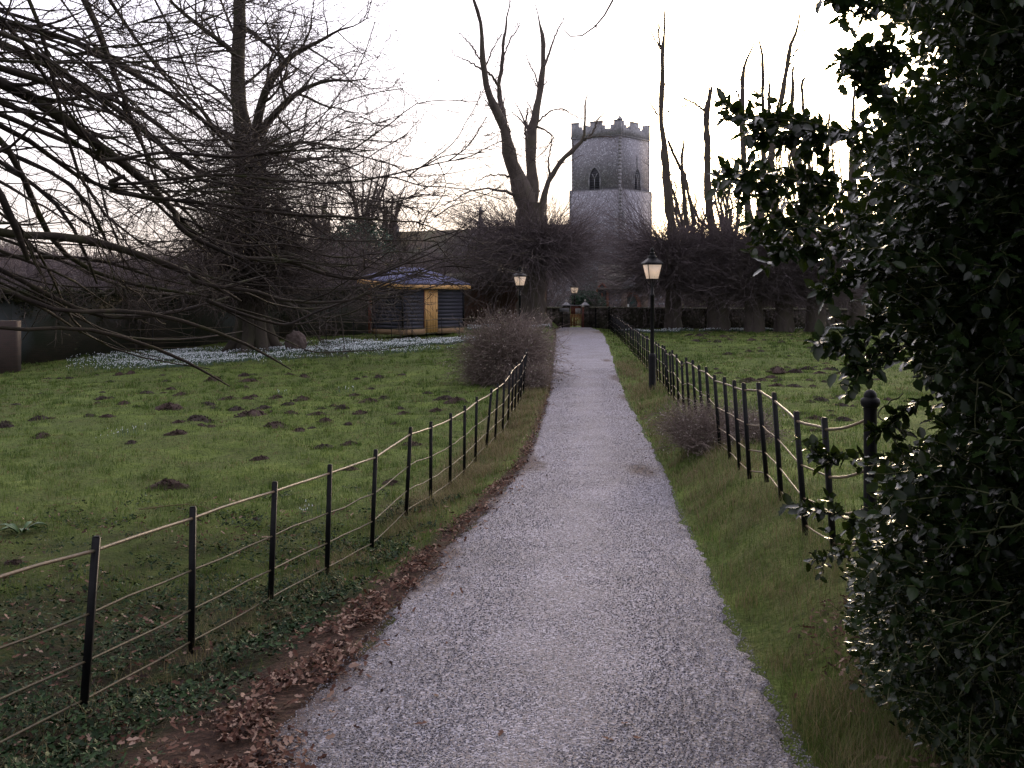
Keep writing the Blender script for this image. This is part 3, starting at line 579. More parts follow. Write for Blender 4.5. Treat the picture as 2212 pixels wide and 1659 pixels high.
sd_v = np.array([[-.5,0,0],[.5,0,0],[.3,0,.8],[-.3,0,.8],   [-.15,-.1,.75],[.15,-.1,.75],[.55,-.2,.45],[-.55,-.2,.45],[0,.4,.5]])
def snowdrops(name, x, y, label, group=None, sc=1.0, kind='stuff'):
    n = len(x); a = rng.uniform(-.9, .9, n); X_ = np.stack([np.cos(a), np.sin(a), 0 * a], 1); Y_ = np.stack([-np.sin(a), np.cos(a), 0 * a], 1); Zc = np.array([[0, 0, 1.]])
    e = empty(name, (float(x.mean()), float(y.mean()), gz(x.mean(), y.mean())), label, 'flowers', group)
    if kind: e['kind'] = kind
    zz = zg(x, y); h = rng.uniform(.09, .16, n)[:, None] * sc; wd = np.maximum(.011, y * .00058)[:, None] * sc
    g = Geo(); g.inst(bl_v, bl_f, np.stack([x, y, zz], 1), X_ * wd * .5, Y_ * h * .5, Zc * h); g.inst(bl_v, bl_f, np.stack([x + .03, y + .02, zz], 1), X_ * wd * .5, -Y_ * h * .6, Zc * h * .8)
    g.build('leaves', M['snowleaf'], e)
    k = rng.random(n) < .6
    g = Geo(); g.inst(sd_v[4:], [[0,3,2,1],[0,4,3],[1,2,4]], np.stack([x, y, zz + h[:, 0] * .55], 1)[k], X_[k] * wd[k] * 1.1, Y_[k] * wd[k], Zc * h[k] * .7)
    g.build('petals', M['petal'], e); return e
n = 46000; D_ = rng.uniform(37, 49, n); u = rng.uniform(90, 1030, n); x = (u - 1106) * D_ / F
# drift band: bounded in plan by the near line and the wall
near = ip(u, [180, 300, 500, 700, 850, 1000, 1030], [37.3, 37.6, 39.5, 41, 42, 44.5, 46]); 
k = (D_ > near - .4 + rng.normal(0, 1.1, n) + 1.5 * (vnoise(x, D_, 1.5, 65) - .5)) & (.6 * vnoise(x, D_, 1.1, 61) + .4 * vnoise(x, D_, .4, 64) + .3 * rng.random(n) > .5) & (D_ < near + 6.5) & (rng.random(n) < np.clip((u - 110) / 260, 0.0, 1) ** 1.5 * 1.1)
# not inside the shed footprint
k &= ~((x > -7.4) & (x < -1.6) & (D_ > 47.2))
snowdrops('snowdrop_drift', x[k], D_[k], 'broad white drift of snowdrops below the big left tree', kind='stuff')
n = 2600; u = rng.uniform(1010, 1190, n); D_ = rng.uniform(53, 58.5, n); x = (u - 1106) * D_ / F; k = vnoise(x, D_, .8, 62) > .45
snowdrops('snowdrop_patch', x[k], D_[k], 'snowdrops between the dark shed and the brick wall')
n = 4200; u = rng.uniform(1325, 1960, n); x0 = u; D_ = ip(u, [1325, 1500, 1960], [57, 58, 60]) + np.abs(rng.normal(0, .9, n)); x = (u - 1106) * D_ / F; k = vnoise(x, D_, .9, 63) > .35
snowdrops('snowdrop_border', x[k], D_[k], 'thin line of snowdrops along the foot of the churchyard wall')
for (u, v, D_, nn, r, lb) in ((262, 930, 19.8, 34, .22, 'small clump of snowdrops alone in the left meadow grass'), (675, 1082, 12.6, 16, .12, 'little snowdrop tuft behind the nearest railing posts'), (745, 835, 27.5, 12, .15, 'tiny snowdrop tuft among the left molehills'), (920, 757, 41.5, 70, .7, 'bright snowdrop clump in front of the shed fence'), (600, 842, 26.5, 8, .12, 'few snowdrops far out in the left meadow')):
    x0 = (u - 1106) * D_ / F; snowdrops('snowdrop_clump', x0 + rng.normal(0, r, nn), D_ + rng.normal(0, r, nn), lb, kind='stuff', sc=.9)

# single leaves lying on the gravel
g = Geo(); X_, Y_, Z_ = np.array([[1., 0, 0]]), np.array([[0, 1., 0]]), np.array([[0, 0, 1.]])
lf2_v = np.array([[-1,0,.0],[-.5,.32,.16],[0,.2,.04],[.25,.5,.2],[.6,.18,.1],[1,.1,.22],[.6,-.22,.12],[.2,-.5,.24],[-.1,-.2,.03],[-.55,-.36,.18],[-1.35,-.05,.1]])
lf2_f = [[0,9,8,2,1],[8,7,6,4,3,2][:6],[6,5,4],[0,1,10]]
lab = ['curled pale brown leaf at the bottom left of the gravel', 'tan leaf lying alone near the bottom centre of the path', 'small brown leaf left of the two darkest leaves at the path bottom', 'orange brown leaf in the middle right of the near gravel', 'dark brown leaf nearest the camera on the right of the gravel', 'tiny tan leaf out on the centre of the path', 'brown leaf by the left rim of the near gravel']
for i, (u, v) in enumerate(((912, 1577), (1082, 1598), (1312, 1611), (1350, 1577), (1377, 1609), (1225, 1255), (965, 1400))):
    D_ = 5.0
    for _ in range(30): D_ = (CAMZ - zg((u - 1106) * D_ / F, D_, False)) * F / (v - 630)
    x0 = (u - 1106) * D_ / F; sz = .034 if i < 5 else .02; a = i * 1.3
    gg = Geo(); gg.inst(lf2_v, lf2_f, np.array([[x0, D_, gz(x0, D_) + .034]]), np.array([[math.cos(a), math.sin(a) * .8, .1]]) * sz, np.array([[-math.sin(a), math.cos(a), .15]]) * sz, np.array([[0, 0, 1.]]) * sz)
    o = gg.build('fallen_leaf', M['leafdead'], origin=(x0, D_, gz(x0, D_))); tag(o, lab[i], 'leaf', 'single leaves lying on the gravel')

# ------------------------------------------------------------------ estate railings
def railing(name, posts, height, label, fr=(.075, .43, .70, .92), group=None, pw=.042, pd=.012, leans=None, rail_r=.011, extra_end=None, gaps=()):
    """posts: list of (x,y,lean_x)"""
    x0, y0 = posts[0][0], posts[0][1]; e = empty(name, (x0, y0, gz(x0, y0)), label, 'fence', group)
    tops = []
    for (x, y, lx, ly) in posts:
        z = gz(x, y); g = Geo(); hh = height * random.uniform(.985, 1.015)
        a = np.array([x, y, z - .12]); b_ = np.array([x + lx, y + ly, z + hh]); g.bar(a, b_, pw, pd + .022); g.bar(b_ - (b_ - a) * .0, b_ + np.array([0, 0, .006]), pw * .8, pd + .014)
        g.build('post', M['iron'], e); tops.append((np.array([x, y, z]), np.array([x + lx, y + ly, z + hh])))
    for j, f in enumerate(fr):
        pts = [a + (b_ - a) * (1 - f) for a, b_ in tops]
        if extra_end is not None: pts.append(np.array([extra_end[0], extra_end[1], gz(*extra_end[:2]) + height * (1 - f)]))
        pts = np.array(pts); dense = []; 
        for i in range(len(pts) - 1):
            for t in (0, .33, .66): dense.append(pts[i] * (1 - t) + pts[i + 1] * t + np.array([0, 0, random.gauss(0, .006 if j else .004)]) * (t > 0))
        dense.append(pts[-1]); dense = np.array(dense)
        g = Geo(); g.tubes(dense, np.full(len(dense), rail_r if j == 0 else rail_r * .75), 8 if j == 0 else 4); g.build('rail', M['rail' if j == 0 or name != 'estate_railing' or 'right' in label else 'rail_dark'], e)
    return e
random.seed(11); lp = []; dl = [3.4, 4.8, 6.2, 7.4, 8.6, 9.75, 10.9, 12.2, 13.4, 14.5]
D_ = 15.5
while D_ < 26.6: dl.append(D_); D_ += random.uniform(.9, 1.08)
for D_ in dl: lp.append((float(xfl(D_)), D_, .04 + random.gauss(0, .02), random.gauss(0, .03)))
railing('estate_railing', lp, 1.05, 'black iron railing with four rails running left of the path')
rp_ = []
D_ = 7.3
marks = [8.0, 8.7, 10.1, 11.0, 11.35]
ds = marks + []
D_ = 12.2
while D_ < 61: ds.append(D_); D_ += 1.02 * random.uniform(.9, 1.08)
for D_ in ds: rp_.append((float(xfr(D_)), D_, -.085 * ip(D_, [8, 14, 30], [1, .9, .4]) + random.gauss(0, .012), random.gauss(0, .03)))
BOLL = (2.52, 7.35)
railing('estate_railing', [(BOLL[0] + .0, BOLL[1] - .0, 0, 0)][:0] + rp_, 1.03, 'black iron railing with bent rails running right of the path')
# rail stub between bollard and first post
# bollard
bx, by = P(1880, 0, 7.35)[0], 7.35; bz = gz(bx, by)
e = empty('bollard', (bx, by, bz), 'black cast iron gatepost with round cap at the holly', 'bollard')
hb = CAMZ - (841 - 630) * 7.35 / F - bz
g = Geo(); g.lathe([(.06, -.05), (.06, .12), (.048, .16), (.045, hb - .16), (.05, hb - .13)], (bx, by, bz), 16); g.build('post', M['iron'], e, smooth=True)
g = Geo(); g.lathe([(.046, hb - .13), (.062, hb - .115), (.068, hb - .09), (.062, hb - .065), (.045, hb - .058), (.046, hb - .05), (.04, hb - .025), (.026, hb - .008), (.004, hb)], (bx, by, bz), 18); g.build('cap', M['iron'], e, smooth=True)
# side railing from the nearest right post to the bollard
a = rp_[0]; e = empty('short_rail', (a[0], a[1], gz(a[0], a[1])), 'single bars linking the last right railing post to the bollard', 'fence')
top0 = np.array([a[0] + a[2], a[1] + a[3], gz(a[0], a[1]) + 1.03])
for f in (.075, .43, .70, .92):
    s0 = np.array([a[0], a[1], gz(a[0], a[1])]) * f + top0 * (1 - f) if True else None
    s1 = np.array([bx - .04, by, bz + hb - .22 - (f - .075) * 1.0]); q = np.linspace(0, 1, 8)[:, None]; pts = s0 * (1 - q) + s1 * q; pts[:, 2] -= .02 * np.sin(q[:, 0] * 3.14)
    g = Geo(); g.tubes(pts, np.full(8, .011), 6); g.build('rail', M['rail'], e)
# thin fence across in front of the shed
bp_ = []
for u, D_ in ((240, 45), (330, 45.3), (420, 45.6), (500, 45.9), (575, 46.2), (640, 46.3), (705, 46.4), (765, 46.4), (812, 46.4), (846, 46.5), (890, 46.6), (922, 46.6), (955, 46.7), (992, 46.7), (1025, 46.6), (1060, 46.4)):
    bp_.append(((u - 1106) * D_ / F, D_, random.gauss(0, .02), 0))
railing('wire_fence', bp_, 1.0, 'low thin iron fence crossing in front of the dark shed', fr=(.03, .4, .63, .85), pw=.03, rail_r=.009)

# ------------------------------------------------------------------ street lanterns
glm = bpy.data.materials.new('frosted_glass'); glm.use_nodes = True; nt = glm.node_tree; b = nt.nodes['Principled BSDF']; b.inputs['Base Color'].default_value = (.85, .76, .68, 1); b.inputs['Roughness'].default_value = .5
tr = N_(nt, 'ShaderNodeBsdfTranslucent'); tr.inputs[0].default_value = (.95, .84, .74, 1); ms = N_(nt, 'ShaderNodeMixShader'); ms.inputs[0].default_value = .6
b.inputs['Emission Color'].default_value = (1, .84, .70, 1); b.inputs['Emission Strength'].default_value = .26
nt.links.new(b.outputs[0], ms.inputs[1]); nt.links.new(tr.outputs[0], ms.inputs[2]); nt.links.new(ms.outputs[0], nt.nodes['Material Output'].inputs[0])
bulb = bpy.data.materials.new('bulb_glow'); bulb.use_nodes = True; b = bulb.node_tree.nodes['Principled BSDF']; b.inputs['Emission Color'].default_value = (1, .9, .75, 1); b.inputs['Emission Strength'].default_value = 2.2
def lantern(x, y, H, rz, label, base=True, zb=None):
    z = gz(x, y) if zb is None else zb
    e = empty('street_lamp', (x, y, z), label, 'street lamp', 'lantern posts along the path'); c = (x, y, z); k = H / 3.43
    g = Geo()
    if base: g.lathe([(.095, -.1), (.095, .03), (.086, .06), (.086, .80), (.078, .85), (.05, .88)], c, 16); g.build('base', M['iron'], e, smooth=True)
    h = H - 3.43
    g = Geo(); g.lathe([(.05, .86 if base else -.3), (.048, 1.2), (.044, h + 2.22), (.052, h + 2.225), (.052, h + 2.26), (.038, h + 2.27), (.036, h + 2.42), (.02, h + 2.45), (.018, h + 2.62)], c, 14); g.build('shaft', M['iron'], e, smooth=True)
    zt = z + h; ca_, sa = math.cos(rz), math.sin(rz)
    def L(px, py, pz): return (x + px * ca_ - py * sa, y + px * sa + py * ca_, zt + pz)
    g = Geo()
    for s in (-1, 1):
        g.tubes(np.array([L(0, 0, 2.43), L(s * .11, 0, 2.52), L(s * .17, 0, 2.60), L(s * .14, 0, 2.63)]), np.array([.009] * 4), 6)
        g.tubes(np.array([L(0, 0, 2.43), L(0, s * .11, 2.52), L(0, s * .12, 2.62)]), np.array([.008] * 3), 6)
    g.build('bracket', M['iron'], e)
    wb, wt, z0, z1 = .115, .180, 2.63, 2.985
    g = Geo()
    for sx, sy in ((-1,-1),(1,-1),(1,1),(-1,1)): g.bar(L(sx * wb, sy * wb, z0), L(sx * wt, sy * wt, z1), .016, .016)
    for (q, zz) in ((wb, z0), (wt, z1)):
        cs = [L(-q, -q, zz), L(q, -q, zz), L(q, q, zz), L(-q, q, zz)]
        for i in range(4): g.bar(cs[i], cs[(i + 1) % 4], .02, .02)
    g.bar(L(-wb, 0, z0 - .004), L(wb, 0, z0 - .004), .03, .012); g.bar(L(0, -wb, z0 - .006), L(0, wb, z0 - .006), .03, .012)
    g.build('lantern_frame', M['iron'], e)
    for i, (ax, ay) in enumerate(((0,-1),(1,0),(0,1),(-1,0))):
        g = Geo(); q = .012; a_, b2 = wb - .006, wt - .006
        def pt(t, s, inn): r_ = (wb if s == 0 else wt) - inn - .004; w_ = t * (a_ if s == 0 else b2); zz = (z0 + .012) if s == 0 else (z1 - .012); return L(ax * r_ + (w_ if ay else 0), ay * r_ + (w_ if ax else 0), zz)
        g.hexa([pt(-1,0,0), pt(1,0,0), pt(1,0,.004), pt(-1,0,.004), pt(-1,1,0), pt(1,1,0), pt(1,1,.004), pt(-1,1,.004)]); g.build('glass_pane', glm, e)
    g = Geo(); a4 = rz + math.pi / 4; s2 = math.sqrt(2)
    g.lathe([(.205 * s2, 2.99), (.208 * s2, 3.01), (.175 * s2, 3.05), (.12 * s2, 3.10), (.088 * s2, 3.13), (.088 * s2, 3.16)], (x, y, zt), 4, a4)
    g.lathe([(.105, 3.155), (.108, 3.17), (.06, 3.21), (.062, 3.23), (.075, 3.24), (.035, 3.28)], (x, y, zt), 14); g.build('roof', M['iron'], e)
    g = Geo(); g.lathe([(.03, 3.27), (.03, 3.30), (.045, 3.325), (.04, 3.35), (.016, 3.375), (.012, 3.40), (.002, 3.43)], (x, y, zt), 12); g.build('finial', M['iron'], e, smooth=True)
    g = Geo(); g.lathe([(.014, 2.63), (.014, 2.70)], (x, y, zt), 8); hb_ = g.build('bulb_holder', M['dark'], e)
    g = Geo(); g.lathe([(.012, 2.70), (.024, 2.725), (.024, 2.75), (.01, 2.775)], (x, y, zt), 10); g.build('bulb', bulb, e, smooth=True)
    return e
lx = P(1409, 0, 25)[0]; lantern(lx, 25, CAMZ - (531 - 630) * 25 / F - gz(lx, 25), R_(14), 'tallest looking black lantern post beside the right railing')
lx = P(1123, 0, 40)[0]; lantern(lx, 40, CAMZ - (572 - 630) * 40 / F - gz(lx, 40), R_(42), 'black lantern post rising behind the bramble left of the path')
lx = P(1241, 0, 63.5)[0]; lantern(lx, 63.5, 3.43, R_(45), 'farthest lantern above the evergreen behind the gate', zb=CAMZ + (630 - 605) * 63.5 / F - 3.43)

# ------------------------------------------------------------------ churchyard wall, piers and gate
def wall(name, pts, th, matl, label, cop=None, cat='wall', coph=.09, copw=.12, group=None):
    """pts (x,y,zb,zt)"""
    e = empty(name, (pts[0][0], pts[0][1], pts[0][2]), label, cat, group); g = Geo(); gc = Geo()
    for a, b_ in zip(pts[:-1], pts[1:]):
        d = np.array([b_[0] - a[0], b_[1] - a[1]]); d /= np.linalg.norm(d); nx, ny = -d[1] * th / 2, d[0] * th / 2
        g.hexa([(a[0]-nx,a[1]-ny,a[2]-.4),(b_[0]-nx,b_[1]-ny,b_[2]-.4),(b_[0]+nx,b_[1]+ny,b_[2]-.4),(a[0]+nx,a[1]+ny,a[2]-.4),(a[0]-nx,a[1]-ny,a[3]),(b_[0]-nx,b_[1]-ny,b_[3]),(b_[0]+nx,b_[1]+ny,b_[3]),(a[0]+nx,a[1]+ny,a[3])])
        k = (th / 2 + copw / 2) / (th / 2); cx, cy = nx * k, ny * k
        for (o0, o1, h0, h1) in ((0, 0, .003, coph),):
            gc.add([(a[0]-cx,a[1]-cy,a[3]+h0),(b_[0]-cx,b_[1]-cy,b_[3]+h0),(b_[0]+cx,b_[1]+cy,b_[3]+h0),(a[0]+cx,a[1]+cy,a[3]+h0),(a[0]-cx,a[1]-cy,a[3]+.04),(b_[0]-cx,b_[1]-cy,b_[3]+.04),(b_[0]+cx,b_[1]+cy,b_[3]+.04),(a[0]+cx,a[1]+cy,a[3]+.04),(a[0],a[1],a[3]+coph+.04),(b_[0],b_[1],b_[3]+coph+.04)],
                   [[0,3,2,1],[0,1,5,4],[2,3,7,6],[4,5,9,8],[6,7,8,9]])
            gc.add([(a[0]-cx,a[1]-cy,a[3]+.04),(a[0]+cx,a[1]+cy,a[3]+.04),(a[0],a[1],a[3]+coph+.04),(b_[0]-cx,b_[1]-cy,b_[3]+.04),(b_[0]+cx,b_[1]+cy,b_[3]+.04),(b_[0],b_[1],b_[3]+coph+.04)], [[0,1,2],[3,5,4]])
    g.build('wall_face', matl, e); gc.build('coping', cop or M['coping'], e); return e
GD = 62.0
def wpts(us, Ds, vt, extra=0):
    out = []
    for u, D_, v in zip(us, Ds, vt): x = (u - 1106) * D_ / F; out.append((x, D_, gz(x, D_), CAMZ - (v - 630) * D_ / F))
    return out
wall('churchyard_wall', wpts([1272, 1320, 1400, 1520, 1650, 1800, 1950, 2300], [62, 62, 62, 62.4, 63, 63.6, 64.2, 66], [667, 667, 668, 669, 670, 671, 672, 672]), .4, M['wall_flint'], 'low mossy flint wall running right behind the pollard trees', cop=M['moss'])
wall('churchyard_wall', wpts([1176, 1196, 1218], [62, 62, 62], [667, 667, 668]), .4, M['wall_flint'], 'short flint wall between the pollard tree and the gate', cop=M['moss'])
def pier(u, D_, vt, wd, label):
    x = (u - 1106) * D_ / F; z = gz(x, D_); zt = CAMZ - (vt - 630) * D_ / F
    e = empty('gate_pier', (x, D_, z), label, 'gate pier', 'flint piers of the churchyard gate'); g = Geo(); g.box((x, D_, (z - .3 + zt) / 2), (wd, wd, zt - z + .3)); g.build('shaft', M['wall_flint'], e)
    g = Geo(); g.box((x, D_, zt + .035), (wd + .1, wd + .1, .065)); g.lathe([(wd * .72, .07), (.05, .25)], (x, D_, zt), 4, math.pi / 4); g.build('cap', M['stone'], e)
    g = Geo(); g.lathe([(.03, .22), (.05, .26), (.06, .30), (.05, .35), (.01, .39)], (x, D_, zt), 10); g.build('finial', M['pale_wood'], e, smooth=True)
pier(1223.5, 61.8, 661, .42, 'left flint pier of the gate with a pale ball on its cap')
pier(1264, 61.8, 661, .44, 'right flint pier of the gate beside the red notice board')
# wooden gate
gx0, gx1 = P(1230, 0, 61.7)[0], P(1257.5, 0, 61.7)[0]; gzb = gz(3.8, 61.7) + .04; e = empty('wooden_gate', (gx0, 61.7, gzb), 'small light wood paling gate at the end of the path', 'gate')
n = 8; wg = (gx1 - gx0); H_ = .72
for i in range(n):
    g = Geo(); xx = gx0 + wg * (i + .5) / n; g.box((xx, 61.69, gzb + .05 + H_ / 2), (wg / n * .68, .02, H_ - .04 + .05 * (i % 2))); g.build('pale', M['gate_wood'], e)
for zz in (.14, .60):
    g = Geo(); g.box(((gx0 + gx1) / 2, 61.72, gzb + zz), (wg, .035, .08)); g.build('gate_rail', M['gate_wood'], e)
g = Geo(); g.bar((gx0, 61.745, gzb + .14), (gx1, 61.745, gzb + .6), .02, .07); g.build('brace', M['gate_wood'], e)
# red notice board standing above the gate
e = empty('notice_board', (gx0 + .3, 62.2, gzb), 'red framed notice board with white papers above the gate', 'notice board')
g = Geo(); zt = CAMZ - (661 - 630) * 62.2 / F; zb_ = CAMZ - (683 - 630) * 62.2 / F; x0, x1 = P(1233, 0, 62.2)[0], P(1256, 0, 62.2)[0]
g.box(((x0 + x1) / 2, 62.22, (zt + zb_) / 2), (x1 - x0, .04, zt - zb_)); g.build('panel', M['red_post'], e)
for i in range(3):
    g = Geo(); g.box((x0 + (x1 - x0) * (.50 + .17 * i), 62.19, (zt + zb_) / 2 - .02), ((x1 - x0) * .12, .012, (zt - zb_) * .6)); g.build('paper', M['white'], e)
g = Geo(); g.box(((x0 + x1) / 2, 62.2, zt + .03), (x1 - x0 + .1, .12, .05)); g.build('ledge', M['stone'], e)
for xx in (x0 + .02, x1 - .02):
    g = Geo(); g.box((xx, 62.25, (gzb + zt) / 2), (.06, .04, zt - gzb)); g.build('leg', M['red_post'], e)
# red gate leaf standing open at the right pier
e = empty('open_gate_leaf', (gx1 + .05, 61.4, gzb), 'dark red gatepost standing open beside the right pier', 'gatepost')
g = Geo(); xx = P(1259.5, 0, 61.4)[0]; g.box((xx, 61.4, gzb + .55), (.1, .1, 1.25)); g.build('post', M['red_post'], e); g = Geo(); g.lathe([(.07, 1.18), (.08, 1.22), (.05, 1.3), (.01, 1.34)], (xx, 61.4, gzb), 10); g.build('knob', M['pale_wood'], e, smooth=True)
# sign on a post
xx = P(1215, 0, 60.5)[0]; z = gz(xx, 60.5); e = empty('sign_post', (xx, 60.5, z), 'dark post with a small pale grey blank plate left of the gate', 'sign')
g = Geo(); g.box((xx, 60.5, z + .58), (.05, .05, 1.25)); g.build('post', M['iron'], e)
xa, xb = P(1209, 0, 60.4)[0], P(1229.5, 0, 60.4)[0]; g = Geo(); g.box(((xa + xb) / 2, 60.44, CAMZ - (669.5 - 630) * 60.4 / F), (xb - xa, .02, .2)); g.build('plate', M['stone'], e)
for (u, D_, vt, lb) in ((1287, 60.8, 663, 'black iron post against the wall right of the gate'), (1316, 60.9, 662, 'black iron end post where the right railing meets the wall')):
    xx = (u - 1106) * D_ / F; z = gz(xx, D_); h = CAMZ - (vt - 630) * D_ / F - z; g = Geo(); g.lathe([(.05, -.1), (.05, h * .9), (.06, h * .91), (.06, h * .95), (.02, h)], (xx, D_, z), 10); tag(g.build('iron_post', M['iron'], origin=(xx, D_, z), smooth=True), lb, 'post')

# ------------------------------------------------------------------ garden walls
def gwall(uDvv):
    out = []
    for (u, D_, vt) in uDvv: x = (u - 1106) * D_ / F; out.append((x, D_, gz(x, D_), CAMZ - (vt - 630) * D_ / F))
    return out
wall('garden_wall', gwall([(-260, 37, 632), (20, 41, 640), (300, 46, 640), (600, 50, 636), (830, 54, 626)]), .35, M['moss_brick'], 'long dark mossy garden wall behind the big left tree', cop=M['moss'], coph=.12, copw=.2)
gw_ = bpy.data.objects['garden_wall']; gp = gwall([(-260, 37, 632), (20, 41, 640), (300, 46, 640), (600, 50, 636), (830, 54, 626)]); n = 15000
ti = rng.uniform(0, len(gp) - 1.001, n); i0 = ti.astype(int); fr = (ti - i0)[:, None]; ga_ = np.array(gp); q = ga_[i0] * (1 - fr) + ga_[i0 + 1] * fr
dr = np.abs(rng.normal(0, 1, n)) * (.12 + 1.1 * vnoise(ti * 6, ti * 0, .5, 19) ** 2); c = np.stack([q[:, 0] + .15 + rng.normal(0, .06, n), q[:, 1] - .28 + rng.normal(0, .12, n), q[:, 3] + .2 - dr], 1); top_ = rng.random(n) < .35
c[top_, 1] += .3; c[top_, 2] = q[top_, 3] + .15 + rng.random(top_.sum()) * .25 * vnoise(ti[top_] * 6, ti[top_] * 0, .4, 20)
X_, Y_, Z_ = rand_frames(n, 1.2); sc = rng.uniform(.035, .08, n)[:, None]; g = Geo(); g.inst(lf_v, lf_f, c, X_ * sc, Y_ * sc, Z_ * sc); o = g.build('ivy', M['wall_ivy'], gw_); o['kind'] = 'stuff'
wall('garden_wall', gwall([(960, 57.5, 610), (1060, 59, 606), (1178, 60.5, 606)]), .35, M['old_brick'], 'reddish brick wall with grey tiled top right of the shed', cop=M['roof_tile'], coph=.45, copw=1.0)
xx = P(15, 0, 37.8)[0]; z = gz(xx, 37.8); g = Geo(); g.box((xx - 1.2, 37.8, z + .75), (3.2, .5, 2.2)); tag(g.build('brick_outbuilding', M['red_post'] if False else brickmat('pink_brick', (.055, .034, .03), (.042, .03, .026), (.05, .04, .036)), origin=(xx, 37.8, z)), 'faded pink brick wall end at the far left edge', 'wall')
# white flaking patches on the mossy wall (limewash)
g = Geo(); a = P(255, 0, 44.6); 
# ------------------------------------------------------------------ shed
A0 = P(870, 712, 48); B0 = np.array([P(1000, 0, 51)[0], 51, 0]); A0[2] = 0; zb_ = CAMZ - (712 - 630) * 48 / F; zt = CAMZ + (630 - 622) * 48 / F
d = (B0 - A0); Ls = np.linalg.norm(d[:2]); ang = math.atan2(d[1], d[0]); Ws = 2.1
e = empty('garden_shed', (A0[0], A0[1], zb_ - .2), 'black boarded shed with a light timber door and blue grey roof', 'shed', rz=0)
MS = Matrix.Translation((A0[0], A0[1], 0)) @ Matrix.Rotation(ang, 4, 'Z')
hh = zt - zb_; nb = 12
def sboards(name, x0, x1, ypos, axis='x', z0=zb_, z1=zt):
    g = Geo(); n_ = 11; hb2 = (z1 - z0) / n_
    for i in range(n_):
        za = z0 + i * hb2
        if axis == 'x': v = [(x0, ypos - .017, za), (x1, ypos - .017, za), (x1, ypos + .03, za), (x0, ypos + .03, za), (x0, ypos - .013, za + hb2), (x1, ypos - .013, za + hb2), (x1, ypos + .03, za + hb2), (x0, ypos + .03, za + hb2)]
        else: v = [(ypos - .017, x0, za), (ypos + .03, x0, za), (ypos + .03, x1, za), (ypos - .017, x1, za), (ypos - .013, x0, za + hb2), (ypos + .03, x0, za + hb2), (ypos + .03, x1, za + hb2), (ypos - .013, x1, za + hb2)]
        g.hexa(xf(v, MS))
    return g.build(name, M['boards'], e)
dx0, dx1 = Ls * .345, Ls * .345 + .86
sboards('front_wall', 0.0, dx0 - .02, 0); sboards('front_wall', dx1 + .02, Ls, 0); sboards('side_wall', .03, Ws, 0, 'y')
g = Geo(); g.hexa(xf([(Ls-.04,.035,zb_),(Ls,.035,zb_),(Ls,Ws,zb_),(Ls-.04,Ws,zb_),(Ls-.04,.035,zt),(Ls,.035,zt),(Ls,Ws,zt),(Ls-.04,Ws,zt)], MS)); g.hexa(xf([(.035,Ws-.04,zb_),(Ls-.05,Ws-.04,zb_),(Ls-.05,Ws,zb_),(.035,Ws,zb_),(.035,Ws-.04,zt),(Ls-.05,Ws-.04,zt),(Ls-.05,Ws,zt),(.035,Ws,zt)], MS)); g.build('rear_wall', M['boards'], e)
for cx_, cy_ in ((-.02, -.02), (Ls + .01, -.02)):
    g = Geo(); g.box((cx_, cy_, (zb_ + zt) / 2), (.07, .07, zt - zb_), M=MS); g.build('corner_shade_trim', M['iron'], e)  # dark trim added to mark the corner in place of the side's shade
g = Geo(); nd = 5; wd_ = (dx1 - dx0) / nd
for i in range(nd): g.box(((dx0 + wd_ * (i + .5)), -.005, (zb_ + zt) / 2 - .1), (wd_ - .006, .04, zt - zb_ + .16), M=MS)
door = g.build('door', M['timber'], e)
g = Geo(); g.box((dx1 - .07, -.04, zb_ + .85), (.03, .04, .12), M=MS); g.build('handle', M['iron'], door)
g = Geo(); g.box((dx0 - .035, -.02, (zb_ + zt) / 2), (.03, .03, zt - zb_), M=MS); g.build('door_frame', M['red_post'], e)
g = Geo(); g.box((dx0 * .5 - .02, -.01, zb_ - .13), (dx0 + .06, .1, .24), M=MS); g.build('plinth', M['timber_dull'], e); g = Geo(); g.box(((dx1 + Ls) / 2 + .02, -.01, zb_ - .13), (Ls - dx1 + .0, .1, .24), M=MS); g.build('plinth', M['timber_dull'], e); g = Geo(); g.box((.02, Ws / 2 + .03, zb_ - .13), (.1, Ws - .1, .24), M=MS); g.build('plinth', M['timber_dull'], e)
g = Geo(); g.box((Ls / 2, -.045, zt + .10), (Ls + .06, .03, .2), M=MS); g.box((-.045, Ws / 2, zt + .10), (.03, Ws + .06, .2), M=MS); g.build('fascia', M['timber'], e)
g = Geo(); g.box((dx0 + .3, -.08, zt + .14), (.09, .06, .09), M=MS); g.build('wall_light', M['white'], e)
g = Geo(); p_ = xf([(-.12, Ws + .05, 0)], MS)[0]; g.box((p_[0], p_[1], (zb_ + zt) / 2 - .1), (.14, .14, zt - zb_ + .2)); g.build('corner_post', M['red_post'], e)
# roof: eaves overhang, ridge near the left half
ez = zt + .22; ov = .22; E1 = (-ov, -ov, ez); E2 = (Ls + .3, -ov, ez); E3 = (Ls + .3, Ws + ov, ez); E0 = (-.75, Ws + ov, ez + .30); R1 = (.95, Ws * .55, ez + .78); R2 = (Ls * .56, Ws * .55, ez + .78)
def slab(g, poly, t=.07):
    v = xf(poly, MS); n_ = len(v); lo = v - np.array([0, 0, t]); g.add(np.concatenate([v, lo]), []) if False else None
    base = np.concatenate([v, lo]); k3 = [[0, i, i + 1] for i in range(1, n_ - 1)]; k3 += [[n_, n_ + i + 1, n_ + i] for i in range(1, n_ - 1)]
    for i in range(n_): j = (i + 1) % n_; k3 += [[i, n_ + i, n_ + j], [i, n_ + j, j]]
    g.add(base, k3)
g = Geo(); slab(g, [E1, E2, R2, R1]); slab(g, [E0, E1, R1]); slab(g, [E2, E3, R2]); slab(g, [E3, E0, R1, R2]); g.build('roof', M['felt'], e)
